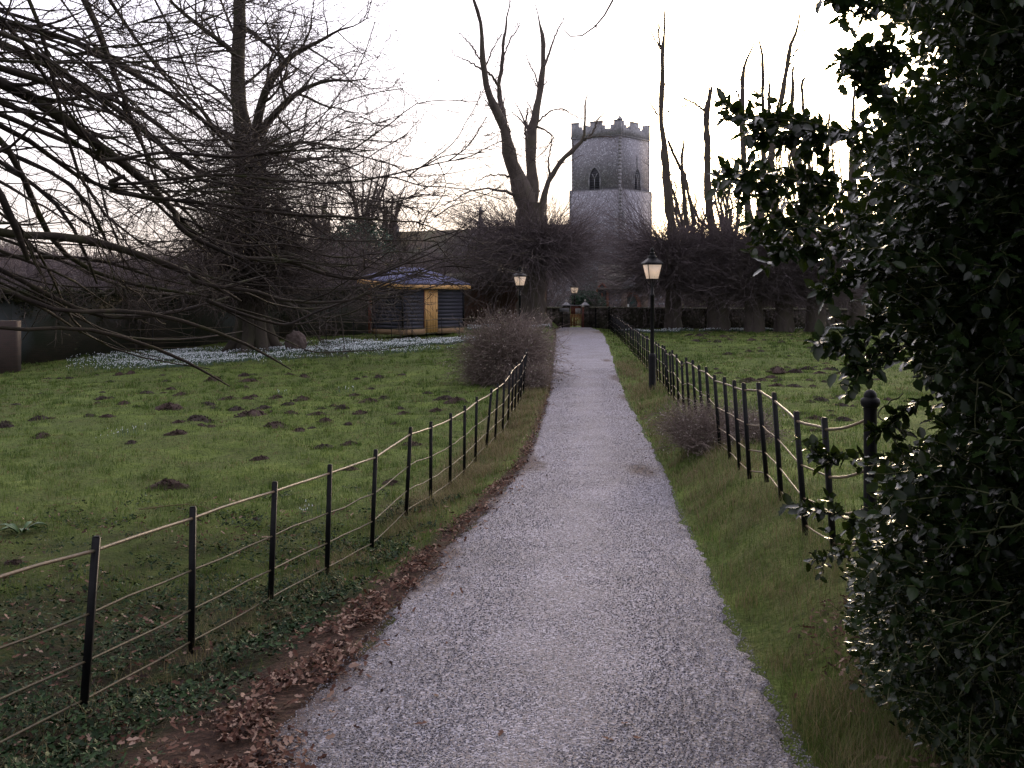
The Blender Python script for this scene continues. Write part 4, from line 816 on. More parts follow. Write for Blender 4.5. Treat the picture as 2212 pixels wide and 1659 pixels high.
g = Geo(); q0 = np.array(E1) + (0, 0, -.18); q1 = np.array(E0) + (0, 0, -.18); q2 = np.array(E2) + (0, 0, -.18)
g.bar(xf([q0], MS)[0], xf([q2], MS)[0], .03, .2); g.bar(xf([q0 + (-.035, .02, 0)], MS)[0], xf([q1], MS)[0], .03, .2); g.build('eaves_board', M['timber'], e)
g = Geo(); 
for k_ in range(3): g.box((-.1, Ws * .6, zt + .24 + .07 * k_), (.5, Ws * .9, .03), M=MS)
g.build('soffit_boards', M['pale_wood'], e)

# paved strip in front of the shed
# ------------------------------------------------------------------ church
DT = 105.0; ka = R_(30); kb_ = R_(50); Sx = 107 * DT / F / math.cos(ka)
cc = P(1341, 0, DT); zch = 0.35
e = empty('church', (cc[0], cc[1], zch), 'medieval flint church with a square battlemented tower', 'church')
# local frame: +x runs left/back along the nave wall, +y runs into the building
ux = np.array([-math.cos(ka), math.sin(ka), 0]); uy = np.array([math.cos(kb_), math.sin(kb_), 0])
MC = Matrix(((ux[0], uy[0], 0, cc[0]), (ux[1], uy[1], 0, cc[1]), (0, 0, 1, 0), (0, 0, 0, 1)))
MR = Matrix(((uy[0], -ux[0], 0, cc[0]), (uy[1], -ux[1], 0, cc[1]), (0, 0, 1, 0), (0, 0, 0, 1)))   # right face frame: x along right face, +y = ... into
def zv(v, D=DT): return CAMZ - (v - 630) * D / F
ztop = zv(290); zset = zv(408); st = Sx
tower = bpy.data.objects.new('tower', None); C.objects.link(tower); tower.parent = e; tower.location = (0, 0, 0)
g = Geo(); g.box((st / 2, st / 2, (zch + zset) / 2), (st, st, zset - zch), M=MC); 
ins = .16
g.box((st / 2, st / 2, (zset + ztop) / 2), (st - 2 * ins, st - 2 * ins, ztop - zset + .001), M=MC)
# build walls of tower
g.build('tower_wall', M['flint'], tower)
g = Geo()
for zz, ex in ((zset, .06), (ztop - .05, .08), (zv(480), .06)):
    g = Geo(); g.box((st / 2, st / 2, zz), (st - 2 * ins + ex * 2 + (.20 if zz < ztop - 1 else 0), st - 2 * ins + ex * 2 + (.20 if zz < ztop - 1 else 0), .09), M=MC); g.build('string_course', M['stone'], tower)
# parapet
prof = [(0, 1.62), (.13, 1.62), (.13, 1.2), (.20, 1.2), (.20, .78), (.33, .78), (.33, 1.2), (.39, 1.2), (.39, 1.62), (.61, 1.62), (.61, 1.2), (.67, 1.2), (.67, .78), (.80, .78), (.80, 1.2), (.87, 1.2), (.87, 1.62), (1, 1.62)]
s_in = st - 2 * ins + .1
poly = [(0, 0)] + [(a * s_in, h * .92) for a, h in prof] + [(s_in, 0)]
g = Geo()
T0 = MC @ Matrix.Translation((ins - .05, ins - .05, ztop))
g.prism(poly, .3, T0)
g.prism([(x_, z_ ) for x_, z_ in poly], .3, MC @ Matrix.Translation((ins - .05, ins - .05 + s_in - .3, ztop)))
rot = Matrix.Rotation(math.pi / 2, 4, 'Z')
poly2 = [(max(.302, min(s_in - .302, x_)), z_) for x_, z_ in poly]
g.prism(poly2, .3, MC @ Matrix.Translation((ins - .05 + .3, ins - .05, ztop)) @ rot)
g.prism(poly2, .3, MC @ Matrix.Translation((ins - .05 + s_in, ins - .05, ztop)) @ rot)
par = g.build('parapet', cellmat('flint_pale', [(.24, .24, .265), (.31, .31, .34), (.40, .40, .43), (.28, .28, .30)], 5, mortar=(.33, .33, .355), bump=.3), tower)
# merlon cappings
for yy in (ins - .05, ins - .05 + s_in - .3):
    for a0, a1 in ((0, .13), (.39, .61), (.87, 1)): g = Geo(); g.box((ins - .05 + (a0 + a1) / 2 * s_in, yy + .15, ztop + 1.62 * .92 + .04), ((a1 - a0) * s_in + .08, .38, .075), M=MC); g.build('merlon_cap', M['stone'], tower)
for xx in (ins - .05, ins - .05 + s_in - .3):
    for a0, a1 in ((.39, .61),): g = Geo(); g.box((xx + .15, ins - .05 + (a0 + a1) / 2 * s_in, ztop + 1.62 * .92 + .04), (.38, (a1 - a0) * s_in + .08, .075), M=MC); g.build('merlon_cap', M['stone'], tower)
g = Geo(); g.lathe([(.32, 0), (.02, .42)], xf([(ins + .1, ins + .1, ztop + 1.62 * .92 + .08)], MC)[0], 4, math.pi / 4 + ka); g.build('pinnacle', M['stone'], tower)
# quoins at corner
for qx, qy in ((0, 0), (1, 0), (0, 1)):
    g = Geo(); zz = zch; i = 0
    while zz < ztop - .3:
        inn = ins if zz > zset else 0; lx_, ly_ = (.22, .18) if i % 2 else (.18, .22); hq = .38
        cx_, cy_ = (inn if qx == 0 else st - inn), (inn if qy == 0 else st - inn); sx_ = 1 if qx == 0 else -1; sy_ = 1 if qy == 0 else -1
        g.box((cx_ + sx_ * (lx_ / 2 - .02), cy_ + sy_ * (ly_ / 2 - .02), zz + hq / 2), (lx_, ly_, hq - .003), M=MC); zz += hq; i += 1
    g.build('quoin', M['quoin_stone'], tower)
# buttress strips near the facing corner, below the set-off (two slim stone shafts)
g = Geo()
for dx_, dy_ in ((-.12, .35), (.35, -.12)):
    g.box((dx_ + .05, dy_ + .05, (zch + zv(500)) / 2 + 0), (.34 if dx_ > 0 else .3, .3 if dx_ > 0 else .34, zv(412) - zch - (zv(412) - zv(500)) * 0), M=MC)
g.v[0][:, 2] = np.clip(g.v[0][:, 2], zch, zv(412)); g.v[1][:, 2] = np.clip(g.v[1][:, 2], zch, zv(412))
g.build('corner_buttress', M['stone'], tower)
def arch_pts(w_, h_, n_=8, k=1.15):
    """pointed arch outline from bottom-left over the top to bottom-right; springing so that the arch is equilateral-ish"""
    r = w_ * k; hs_ = h_ - math.sqrt(max(r * r - (r - w_ / 2) ** 2, 0)); pts = [(-w_ / 2, 0), (-w_ / 2, hs_)]
    a1 = math.acos((r - w_ / 2) / r)
    for i in range(1, n_ + 1): a_ = a1 * i / n_; pts.append((-w_ / 2 + r - r * math.cos(a_), hs_ + r * math.sin(a_)))
    for i in range(n_ - 1, -1, -1): a_ = a1 * i / n_; pts.append((w_ / 2 - r + r * math.cos(a_), hs_ + r * math.sin(a_)))
    pts.append((w_ / 2, 0)); return pts, hs_
def arched(parent, name, MF, x_, z_, w_, h_, fw=.12, frame=None, fill=None, louvre=False, mull=1, k=1.15, dep=.06, tracery=True):
    """window/door on a face; MF: local x along face, y into wall, z up"""
    T = MF @ Matrix.Translation((x_, 0, z_)); o_, _ = arch_pts(w_ + 2 * fw, h_ + fw, k=k); i_, hs_ = arch_pts(w_, h_, k=k)
    wnd = bpy.data.objects.new(name, None) if False else None
    g = Geo(); n_ = len(o_)
    for a in range(n_ - 1):
        q = [(o_[a][0], -dep, o_[a][1]), (o_[a+1][0], -dep, o_[a+1][1]), (i_[a+1][0], -dep, i_[a+1][1]), (i_[a][0], -dep, i_[a][1])]
        q2 = [(p[0], .02, p[2]) for p in q]; g.hexa(xf(q + q2, T))
    if mull:
        for j in range(mull):
            xm = -w_ / 2 + w_ * (j + 1) / (mull + 1); g.box((xm, -dep + .03, hs_ * .5), (fw * .6, .05, hs_), M=T)
            if tracery and mull == 1:
                g.bar(xf([(xm, -dep + .03, hs_ * .96)], T)[0], xf([(xm - w_ * .26, -dep + .03, hs_ + w_ * .42)], T)[0], .05, fw * .6)
                g.bar(xf([(xm, -dep + .03, hs_ * .96)], T)[0], xf([(xm + w_ * .26, -dep + .03, hs_ + w_ * .42)], T)[0], .05, fw * .6)
        if tracery and mull > 1:
            g.box((0, -dep + .03, hs_), (w_, .05, fw * .5), M=T)
            for j in range(mull): xm = -w_ / 2 + w_ * (j + 1) / (mull + 1); g.box((xm, -dep + .03, hs_ + w_ * .25), (fw * .45, .05, w_ * .45), M=T)
    fo = g.build(name, frame or M['stone'], parent)
    g = Geo(); g.prism(i_, .03, T @ Matrix.Translation((0, -.022, 0)))
    g.build('pane' if not louvre else 'opening', fill or M['dark'], parent)
    if louvre:
        g = Geo()
        for j in range(9): zz = h_ * .92 * (j + .5) / 9; ww = w_ if zz < hs_ else w_ * max(.3, 1 - (zz - hs_) / (h_ - hs_)); g.bar(xf([(-ww / 2, -.03, zz)], T)[0], xf([(ww / 2, -.03, zz)], T)[0], .03, .10)
        g.build('louvre', M['boards'], parent)
# windows on both belfry faces: left face (nave side) and right face
MFl = MC @ Matrix.Translation((0, ins, 0)); 
xw = st * .52
arched(tower, 'belfry_window', MC @ Matrix.Translation((0, ins, 0)), xw, zv(407), 1.15, (407 - 358) * DT / F, louvre=True)
# right face: local x runs away from the corner, outward normal = -local x of MC
MRf = MC @ Matrix.Rotation(math.pi / 2, 4, 'Z') @ Matrix.Scale(-1, 4, (0, 1, 0)); MRf = MC @ Matrix(((0, 1, 0, ins), (1, 0, 0, 0), (0, 0, 1, 0), (0, 0, 0, 1)))
arched(tower, 'belfry_window', MRf, st * .56, zv(404), 1.15, (404 - 358) * DT / F, louvre=True)
g = Geo(); g.box((0, -.03, 0), (.08, .06, 1.7), M=MRf @ Matrix.Translation((st * .56, 0, zv(345)))); g.box((0, -.03, .35), (.3, .06, .09), M=MRf @ Matrix.Translation((st * .56, 0, zv(345)))); g.build('stone_cross_strip', M['stone'], tower)
# nave: parallel to the left face
nv = bpy.data.objects.new('nave', None); C.objects.link(nv); nv.parent = e
x0, x1 = st - .1, st + 13.2; yN0, yN1 = -1.2, st + 1.2; yr = (yN0 + yN1) / 2; zr = CAMZ + (630 - 484) * (DT + 4) / F; ze = 5.2
g = Geo(); g.box(((x0 + x1) / 2, (yN0 + yN1) / 2, (zch + ze) / 2 - .3), (x1 - x0, yN1 - yN0, ze - zch + .6), M=MC)
g.prism([(yN0, 0), (yN1, 0), (yr, zr - ze - .1)], .4, MC @ Matrix(((0, -1, 0, x1), (1, 0, 0, 0), (0, 0, 1, ze), (0, 0, 0, 1)))); g.build('nave_wall', M['flint'], nv)
def roofpair(name, xa, xb, ya, yb, zeave, zridge, parent, matl, yrr=None):
    yrr = (ya + yb) / 2 if yrr is None else yrr; g = Geo(); t = .12
    for yy in (ya, yb):
        sg = -1 if yy == ya else 1; yo = yy + sg * .35; zo = zeave - .35 * (zridge - zeave) / abs(yrr - yy)
        v = [(xa, yo, zo), (xb, yo, zo), (xb, yrr, zridge), (xa, yrr, zridge), (xa, yo, zo + t), (xb, yo, zo + t), (xb, yrr, zridge + t), (xa, yrr, zridge + t)]; g.hexa(xf(v, MC))
    return g.build(name, matl, parent)
roofpair('roof', x0, x1 + .2, yN0, yN1, ze, zr, nv, M['roof_tile'])
# gable cross at the east end of the nave
pc = xf([(x1 - .1, yr, 0)], MC)[0]; ztc = CAMZ + (630 - 446) * pc[1] / F
g = Geo(); gz0 = zr - .1
g.box((x1 - .1, yr, gz0 + .35), (.5, .6, .9), M=MC); g.box((x1 - .1, yr, gz0 + 1.0), (.34, .4, .5), M=MC); g.build('gable_pedestal', M['stone'], nv)
hc = ztc - gz0 - 1.2
g = Geo(); g.box((x1 - .1, yr, gz0 + 1.2 + hc / 2), (.16, .16, hc), M=MC); g.box((x1 - .1, yr, gz0 + 1.2 + hc * .58), (.95, .15, .17), M=MC); g.box((x1 - .1, yr, gz0 + 1.2 + hc * .58), (.34, .17, .45), M=MC); g.build('gable_cross', M['stone'], nv)
# coping of gable
g = Geo()
for ya in (yN0 - .3, yN1 + .3): g.bar(xf([(x1 + .1, ya, ze - .3)], MC)[0], xf([(x1 + .1, yr, zr + .12)], MC)[0], .45, .2)
g.build('gable_coping', M['stone'], nv)
arched(nv, 'nave_window', MC @ Matrix.Translation((0, yN0, 0)), 8.3, zv(656, 104), 1.25, 3.1, mull=2, fw=.13)
arched(nv, 'nave_window', MC @ Matrix.Translation((0, yN0, 0)), 12.3, zv(656, 104), 1.25, 3.1, mull=2, fw=.13)
# chancel, lower
ch = bpy.data.objects.new('chancel', None); C.objects.link(ch); ch.parent = e
xa, xb = x1 + .3, x1 + 11.5; ya, yb = yr - 3.1, yr + 3.1; zrc = CAMZ + (630 - 496) * (DT + 11) / F; zec = 4.6
g = Geo(); g.box(((xa + xb) / 2, yr, (zch + zec) / 2 - .3), (xb - xa, yb - ya, zec - zch + .6), M=MC)
g.prism([(ya, 0), (yb, 0), (yr, zrc - zec - .1)], .4, MC @ Matrix(((0, -1, 0, xb), (1, 0, 0, 0), (0, 0, 1, zec), (0, 0, 0, 1)))); g.build('chancel_wall', M['flint'], ch)
roofpair('roof', xa - .2, xb + .2, ya, yb, zec, zrc, ch, M['roof_tile'])
g = Geo(); g.box((xb, yr, zrc + .4), (.4, .5, .9), M=MC); g.box((xb, yr, zrc + 1.5), (.14, .14, 1.3), M=MC); g.lathe([(.02, -.22), (.3, 0), (.02, .22)], xf([(xb, yr, zrc + 2.0)], MC)[0], 8); g.build('gable_cross', M['stone'], ch)
# low porch / vestry in front of the tower
po = bpy.data.objects.new('porch', None); C.objects.link(po); po.parent = e
PO = P(1443, 0, 90); aP = R_(6); MPo = Matrix.Translation((PO[0], 90, 0)) @ Matrix.Rotation(math.pi + 0, 4, 'Z') @ Matrix.Rotation(-aP, 4, 'Z')
# local x runs left, local -y... use explicit frame: x left, y away
uxp = np.array([-math.cos(aP), math.sin(aP), 0]); uyp = np.array([math.sin(aP), math.cos(aP), 0])
MPo = Matrix(((uxp[0], uyp[0], 0, PO[0]), (uxp[1], uyp[1], 0, PO[1]), (0, 0, 1, 0), (0, 0, 0, 1)))
Lp = 145 * 90 / F; zep = zv(624, 90); zrp = zv(575, 96)
g = Geo(); g.box((Lp / 2, 3, (zch + zep) / 2 - .4), (Lp, 6, zep - zch + .8), M=MPo); g.build('porch_wall', cellmat('flint_warm', [(.08, .07, .08), (.16, .13, .14), (.22, .17, .16), (.27, .27, .31), (.12, .10, .11)], 6, mortar=(.15, .125, .13), bump=.4), po)
g = Geo(); v = [(-.3, -.4, zep - .12), (Lp + .3, -.4, zep - .12), (Lp + .3, 6.2, zrp), (-.3, 6.2, zrp)]; g.hexa(xf(v + [(a_, b_, c_ + .14) for a_, b_, c_ in v], MPo)); g.build('roof', M['roof_tile'], po)
def porch_x(u, D=90.0): return (1443 - u) * D / F
arched(po, 'door_arch', MPo, porch_x(1364), zv(675, 90), 1.05, (675 - 636) * 90 / F, fw=.38, frame=M['red_brick'], fill=mat('green_door', [(.012, .03, .028), (.03, .055, .05)], 3, .6), mull=0, k=.9)
arched(po, 'porch_window', MPo, porch_x(1301), zv(662, 90), .75, (662 - 615) * 90 / F, fw=.2, frame=M['red_brick'], mull=1, tracery=False)
g = Geo(); g.box((porch_x(1356.5), -.06, zv(661, 90)), (.24, .02, .34), M=MPo); g.build('notice', M['white'], po)
g = Geo(); g.prism([(-1.15, 0), (1.15, 0), (.9, .5), (0, 1.25), (-.9, .5)], .14, MPo @ Matrix.Translation((porch_x(1370), -.42, zv(624, 90)))); g.build('door_gable', M['stone'], po)
for u in (1349, 1394):
    g = Geo(); g.box((porch_x(u), -.12, (zch + zep) / 2), (.5, .2, zep - zch - .1), M=MPo); g.build('pilaster', mat('warm_stone', [(.16, .12, .10), (.24, .18, .16)], 3, .9), po)

# ------------------------------------------------------------------ bare trees
def TR(uv, D0, D1, wpx, K=22, jit=0.0):
    n = len(uv); Ds = np.linspace(D0, D1, n); pts = np.array([P(u, v, D_) for (u, v), D_ in zip(uv, Ds)]); wp = np.interp(np.linspace(0, 1, n), np.linspace(0, 1, len(wpx)), wpx)
    return resample(pts, wp * Ds / F / 2, K, jit)
def stackb(L_): return np.stack([a for a, _ in L_]), np.stack([b_ for _, b_ in L_])
def bumpy(p, r, a=.12):
    r = r * (1 + rng.normal(0, a, r.shape)); return p, r
def skirt(g, x, y, z0, z1, rad, n, L, Rm=.012, up=.10, jit=.14, K=7, out=1.0):
    """mass of thin shoots breaking from a trunk"""
    a = rng.uniform(0, 2 * np.pi, n); zz = rng.uniform(z0, z1, n); d = nrm(np.stack([np.cos(a) * out, np.sin(a) * out, rng.normal(.25, .45, n)], 1))
    st = np.stack([x + rad * np.cos(a) * .5, y + rad * np.sin(a) * .5, zz], 1); Lh = L * rng.uniform(.3, 1.15, n) * (.5 + .95 * vnoise(a * 1.4 + x * 3, zz * .8, .9, 17)); out_ = np.zeros((n, K, 3)); out_[:, 0] = st
    for k in range(1, K): d = nrm(d + rng.normal(0, jit, (n, 3)) + np.array([0, 0, up])); out_[:, k] = out_[:, k - 1] + d * (Lh / (K - 1))[:, None]
    R = Rm * rng.uniform(.7, 1.5, n)[:, None] * np.linspace(1, .4, K)[None]; g.tubes(out_, R, 3); return out_, R
def roots(g, x, y, r, n=7, spread=2.2, h=.9):
    z = gz(x, y)
    for i in range(n):
        a = 2 * math.pi * i / n + random.uniform(-.3, .3); s = spread * random.uniform(.7, 1.1)
        pts = [(x + math.cos(a) * r * .45, y + math.sin(a) * r * .45, z + h * 1.5), (x + math.cos(a) * r * .75, y + math.sin(a) * r * .75, z + h * .6), (x + math.cos(a) * r * 1.15, y + math.sin(a) * r * 1.15, z + h * .15), (x + math.cos(a) * r * s, y + math.sin(a) * r * s, z - .12)]
        p_, q_ = resample(pts, [r * .5, r * .48, r * .38, r * .14], 8); g.tubes(p_, q_, 7)
def rough_trunk(g, p, r, n=14):
    """trunk with fluted, uneven section"""
    p = np.asarray(p); r = np.asarray(r); K = len(p); an = np.arange(n) * 2 * np.pi / n; ph = rng.uniform(0, 6, 3)
    V = np.zeros((K, n, 3))
    for k in range(K):
        rr = r[k] * (1 + .10 * np.sin(an * 3 + ph[0] + k * .05) + .07 * np.sin(an * 5 + ph[1]) + rng.normal(0, .06, n)); V[k] = p[k] + np.stack([rr * np.cos(an), rr * np.sin(an), 0 * an], 1)
    idx = np.arange(K * n).reshape(K, n); a = idx[:-1]; b_ = idx[1:]; g.add(V.reshape(-1, 3), np.stack([a, np.roll(a, -1, 1), np.roll(b_, -1, 1), b_], -1).reshape(-1, 4))

# --- big tree on the left
DB = 44.0; tx = P(548, 0, DB)[0]; tz = gz(tx, DB)
e = empty('bare_tree', (tx, DB, tz), 'great bare tree with flared trunk standing in the snowdrops', 'tree')
g = Geo(); p_, r_ = TR([(550, 770), (548, 735), (545, 700), (545, 640), (548, 560), (548, 480), (543, 400), (540, 330), (530, 290), (519, 240), (514, 180), (515, 110), (519, 50), (518, -20), (522, -120), (526, -220)], DB, DB, [92, 72, 60, 58, 56, 54, 52, 56, 40, 32, 30, 28, 27, 25, 16, 6], 40)
rough_trunk(g, p_, r_); roots(g, tx, DB, .75); g.build('trunk', M['bark'], e, smooth=True)
L_ = [TR([(550, 300), (560, 240), (575, 190), (610, 140), (640, 112), (690, 90), (735, 62), (765, 58), (795, 38)], DB, DB - 3, [24, 20, 17, 14, 11, 8, 5, 3, 2]),
      TR([(560, 290), (590, 250), (625, 215), (650, 195), (690, 178), (725, 172), (760, 176), (795, 168)], DB, DB - 4, [18, 16, 14, 11, 8, 6, 4, 2]),
      TR([(540, 330), (505, 295), (478, 285), (455, 270), (440, 240), (400, 205), (350, 150), (300, 95), (260, 40), (235, 0)], DB, DB - 6, [16, 14, 12, 9, 8, 7, 5, 4, 3, 2]),
      TR([(520, 130), (490, 100), (450, 70), (410, 40), (375, 10), (350, -30)], DB, DB - 3, [14, 12, 10, 9, 7, 4]),
      TR([(522, 60), (545, 70), (580, 100), (610, 128), (645, 150), (690, 175)], DB, DB + 2, [12, 9, 7, 5, 4, 2]),
      TR([(545, 300), (575, 310), (600, 318), (650, 306), (700, 312), (760, 330), (830, 352)], DB, DB - 5, [12, 10, 8, 7, 5, 4, 2]),
      TR([(548, 330), (590, 335), (640, 345), (700, 340), (740, 338)], DB, DB - 3, [12, 9, 6, 5, 2]),
      TR([(545, 420), (500, 400), (450, 400), (400, 420), (340, 430), (280, 470)], DB, DB - 6, [14, 11, 9, 6, 4, 2]),
      TR([(548, 470), (600, 450), (660, 470), (720, 465), (790, 478), (850, 500)], DB, DB - 6, [14, 11, 8, 6, 4, 2]),
      TR([(548, 560), (600, 540), (660, 560), (730, 600), (800, 598), (900, 585), (960, 600)], DB, DB - 9, [12, 10, 8, 6, 5, 4, 2]),
      TR([(548, 520), (500, 500), (440, 520), (370, 560), (300, 590), (230, 640)], DB, DB - 7, [14, 11, 8, 6, 4, 2]),
      TR([(548, 600), (500, 590), (440, 620), (380, 640), (320, 650)], DB, DB - 8, [12, 9, 7, 4, 2]),
      TR([(548, 620), (590, 640), (640, 665), (700, 690), (760, 676), (830, 640), (890, 620)], DB, DB - 9, [12, 9, 7, 5, 4, 3, 2]),
      TR([(517, 190), (545, 170), (590, 130), (620, 80), (640, 20)], DB, DB - 4, [8, 6, 5, 3, 2]),
      TR([(516, 240), (480, 200), (430, 165), (420, 120), (440, 60)], DB, DB + 3, [9, 7, 5, 3, 2]),
      TR([(516, 100), (500, 60), (480, 10), (470, -40)], DB, DB + 3, [8, 6, 4, 2])]
b1, r1 = stackb(L_); g = Geo(); g.tubes(b1, r1, 7)
b2, r2 = spawn(b1, r1, 15, 2.8, 48, up=.03, jit=.16, K=7, ratio=.55, rmin=.018, tmin=.15); g.tubes(b2, r2, 4)
g.build('bough', M['bark'], e, smooth=True)
g = Geo(); b3, r3 = spawn(b2, r2, 7, 1.5, 45, up=-.01, jit=.2, K=6, ratio=.55, rmin=.012); g.tubes(b3, r3, 3)
b4, r4 = spawn(b3, r3, 3, .8, 45, up=0, jit=.2, K=4, ratio=.6, rmin=.009); g.tubes(b4, r4, 3)
zq = CAMZ - (640 - 630) * DB / F; zt_ = CAMZ + (630 - 300) * DB / F
o1, q1 = skirt(g, tx - .05, DB, zq, zt_, .6, 1300, 3.2, .015, up=.02, jit=.2); o2, q2 = spawn(o1, q1, 4, 1.2, 50, jit=.25, K=5, rmin=.006, ratio=.6); g.tubes(o2, q2, 3)
o1, q1 = skirt(g, tx, DB, tz + 2.2, tz + 5.2, .6, 1000, 4.3, .014, up=-.01, jit=.16, out=1.5); o2, q2 = spawn(o1, q1, 4, 1.4, 45, jit=.25, K=5, rmin=.007, ratio=.6, up=-.02); g.tubes(o2, q2, 3)
g.build('twigs', M['twig'], e)
# stump / boulder beside it
sx, sy = P(640, 0, 43)[0], 43; sz_ = gz(sx, sy); g = Geo(); bmv = bmesh.new(); bmesh.ops.create_icosphere(bmv, subdivisions=4, radius=1)
v = np.array([list(q.co) for q in bmv.verts]); f = [[q.index for q in t.verts] for t in bmv.faces]; bmv.free()
nn_ = vnoise(v[:, 0] * 2 + 5, v[:, 1] * 2 + v[:, 2] * 1.7, .5, 91) + .5 * vnoise(v[:, 0] * 3 + v[:, 2] * 2, v[:, 1] * 3, .3, 92); v = v * (0.75 + .35 * nn_)[:, None] * np.array([.42, .35, .5]) + np.array([sx, sy, sz_ + .3]); g.add(v, f)
tag(g.build('tree_stump', mat('old_wood', [(.07, .05, .045), (.14, .11, .10)], 6, .95, .8, 18), smooth=False, origin=(sx, sy, sz_)), 'rough broken stump beside the great tree trunk', 'stump')

# --- limbs sweeping in from a tree standing out of frame on the left
e = empty('overhanging_tree', (-10.5, 13, gz(-10.5, 13)), 'bare tree just outside the left edge, its boughs sweeping down across the sky', 'tree')
g = Geo(); p_, r_ = resample([(-10.5, 13, gz(-10.5, 13) - .2), (-10.4, 13, 2), (-10.5, 12.8, 5), (-10.2, 12.9, 9), (-10.3, 13, 14)], [.55, .42, .38, .3, .12], 24); rough_trunk(g, p_, r_); g.build('trunk', M['bark'], e, smooth=True)
def LM(uv, D0, D1, w, pre=None):
    pts = [P(u, v, D_) for (u, v), D_ in zip(uv, np.linspace(D0, D1, len(uv)))]; rr = list(np.interp(np.linspace(0, 1, len(uv)), np.linspace(0, 1, len(w)), w) * np.linspace(D0, D1, len(uv)) / F / 2 * 1.25)
    d = pts[0] - pts[1]
    root = np.array([-10.3, 13, max(1.5, min(12, pts[0][2] + abs(pts[0][0] + 10.3) * .35))]) if pre is None else np.array(pre, float)
    mid = pts[0] + nrm(d) * np.linalg.norm(d) * .8; mid = .6 * mid + .4 * (pts[0] + root) / 2
    # a straight line back to the trunk, leaving the frame first
    return resample([root, mid] + pts, [rr[0] * 1.6, rr[0] * 1.2] + rr, 26)
LL = [LM([(-15, 170), (60, 200), (125, 245), (215, 320), (260, 345), (320, 395), (380, 460), (415, 505), (455, 540)], 9.5, 12, [20, 20, 19, 17, 15, 13, 11, 9, 6]),
      LM([(-15, 88), (100, 132), (160, 175), (220, 210), (300, 270), (380, 345), (450, 380), (520, 415)], 10, 13, [15, 14, 13, 12, 10, 9, 7, 5]),
      LM([(-15, 140), (100, 182), (200, 195), (300, 235), (380, 300), (440, 350)], 9, 12, [12, 11, 9, 8, 6, 4]),
      LM([(170, -40), (185, 0), (215, 65), (240, 160), (270, 215), (300, 280), (310, 330), (340, 400)], 10, 11, [10, 9, 9, 8, 7, 6, 5, 4], pre=(-10.2, 13, 11)),
      LM([(215, -40), (235, 0), (300, 95), (350, 165), (430, 245), (465, 300)], 12, 14, [8, 7, 6, 5, 4, 3], pre=(-10.2, 13, 12)),
      LM([(60, -40), (70, 0), (105, 110), (125, 210), (160, 375), (195, 460), (250, 490), (310, 530)], 9, 10, [8, 8, 7, 6, 6, 5, 4, 3], pre=(-10.2, 13, 10)),
      LM([(-15, 265), (50, 360), (65, 430), (100, 505), (125, 540), (190, 590), (300, 620), (450, 640)], 9, 12, [12, 11, 10, 10, 9, 8, 6, 4]),
      LM([(-15, 505), (35, 508), (120, 509), (200, 515), (280, 545), (400, 580), (475, 625), (520, 650)], 9, 12, [14, 14, 14, 14, 13, 11, 8, 4]),
      LM([(-15, 370), (30, 480), (40, 510), (60, 560)], 8.5, 9, [15, 14, 12, 8]),
      LM([(-15, 622), (65, 645), (125, 685), (165, 715), (250, 755), (350, 770), (430, 796)], 9.5, 13, [10, 8, 5, 3, 2, 1.5, .8]),
      LM([(-15, 555), (100, 556), (200, 555), (260, 570), (320, 600), (400, 615)], 11, 12, [8, 7, 6, 5, 4, 3]),
      LM([(-15, 575), (60, 610), (140, 660), (225, 690), (300, 684), (370, 680), (450, 655), (500, 640)], 10, 13, [10, 9, 8, 8, 8, 7, 5, 3]),
      LM([(-15, 240), (60, 270), (120, 300), (200, 325), (300, 370), (390, 440), (440, 500)], 11, 13, [9, 9, 8, 7, 6, 5, 4]),
      LM([(-15, 262), (100, 320), (165, 390), (300, 425), (425, 455)], 10, 12, [10, 9, 8, 6, 4]),
      LM([(-15, 60), (60, 85), (110, 130), (170, 175), (230, 225), (270, 270)], 8, 9, [10, 9, 8, 7, 5, 3]),
      LM([(-15, 10), (40, 70), (70, 130), (120, 200), (190, 300), (240, 380)], 8.5, 10, [8, 8, 7, 6, 5, 3]),
      LM([(100, 135), (240, 136), (330, 133), (420, 115), (500, 110)], 9, 10, [5, 4, 4, 3, 1.5], pre=P(-60, 120, 9)),
      LM([(255, 345), (350, 328), (500, 340), (600, 330), (700, 318), (795, 325)], 10, 11, [6, 6, 5, 4, 3, 2], pre=P(215, 320, 9.8)),
      LM([(310, 425), (450, 440), (560, 455), (640, 465), (740, 468), (850, 478), (930, 480)], 10.5, 12, [6, 6, 6, 5, 4, 3, 1.5], pre=P(250, 400, 10)),
      LM([(300, 395), (480, 375), (600, 390), (740, 398), (860, 375), (960, 348), (1060, 338)], 10, 12, [5, 5, 4.5, 4, 3, 2, 1.2], pre=P(270, 380, 10)),
      LM([(430, 520), (520, 560), (620, 560), (720, 600), (800, 602), (870, 570), (940, 545), (1010, 480)], 11, 13, [8, 7, 7, 6, 6, 4, 2, 1], pre=P(380, 465, 11)),
      LM([(470, 620), (560, 630), (600, 648), (680, 655), (760, 650), (820, 615), (900, 590)], 11, 13, [7, 6, 6, 5, 4, 3, 1.5], pre=P(400, 580, 11.5)),
      LM([(560, 690), (620, 705), (680, 675), (780, 640), (850, 610)], 12, 13, [5, 5, 4, 3, 1.5], pre=P(450, 650, 12))]
b1, r1 = stackb(LL)
ex_, er_ = [], []
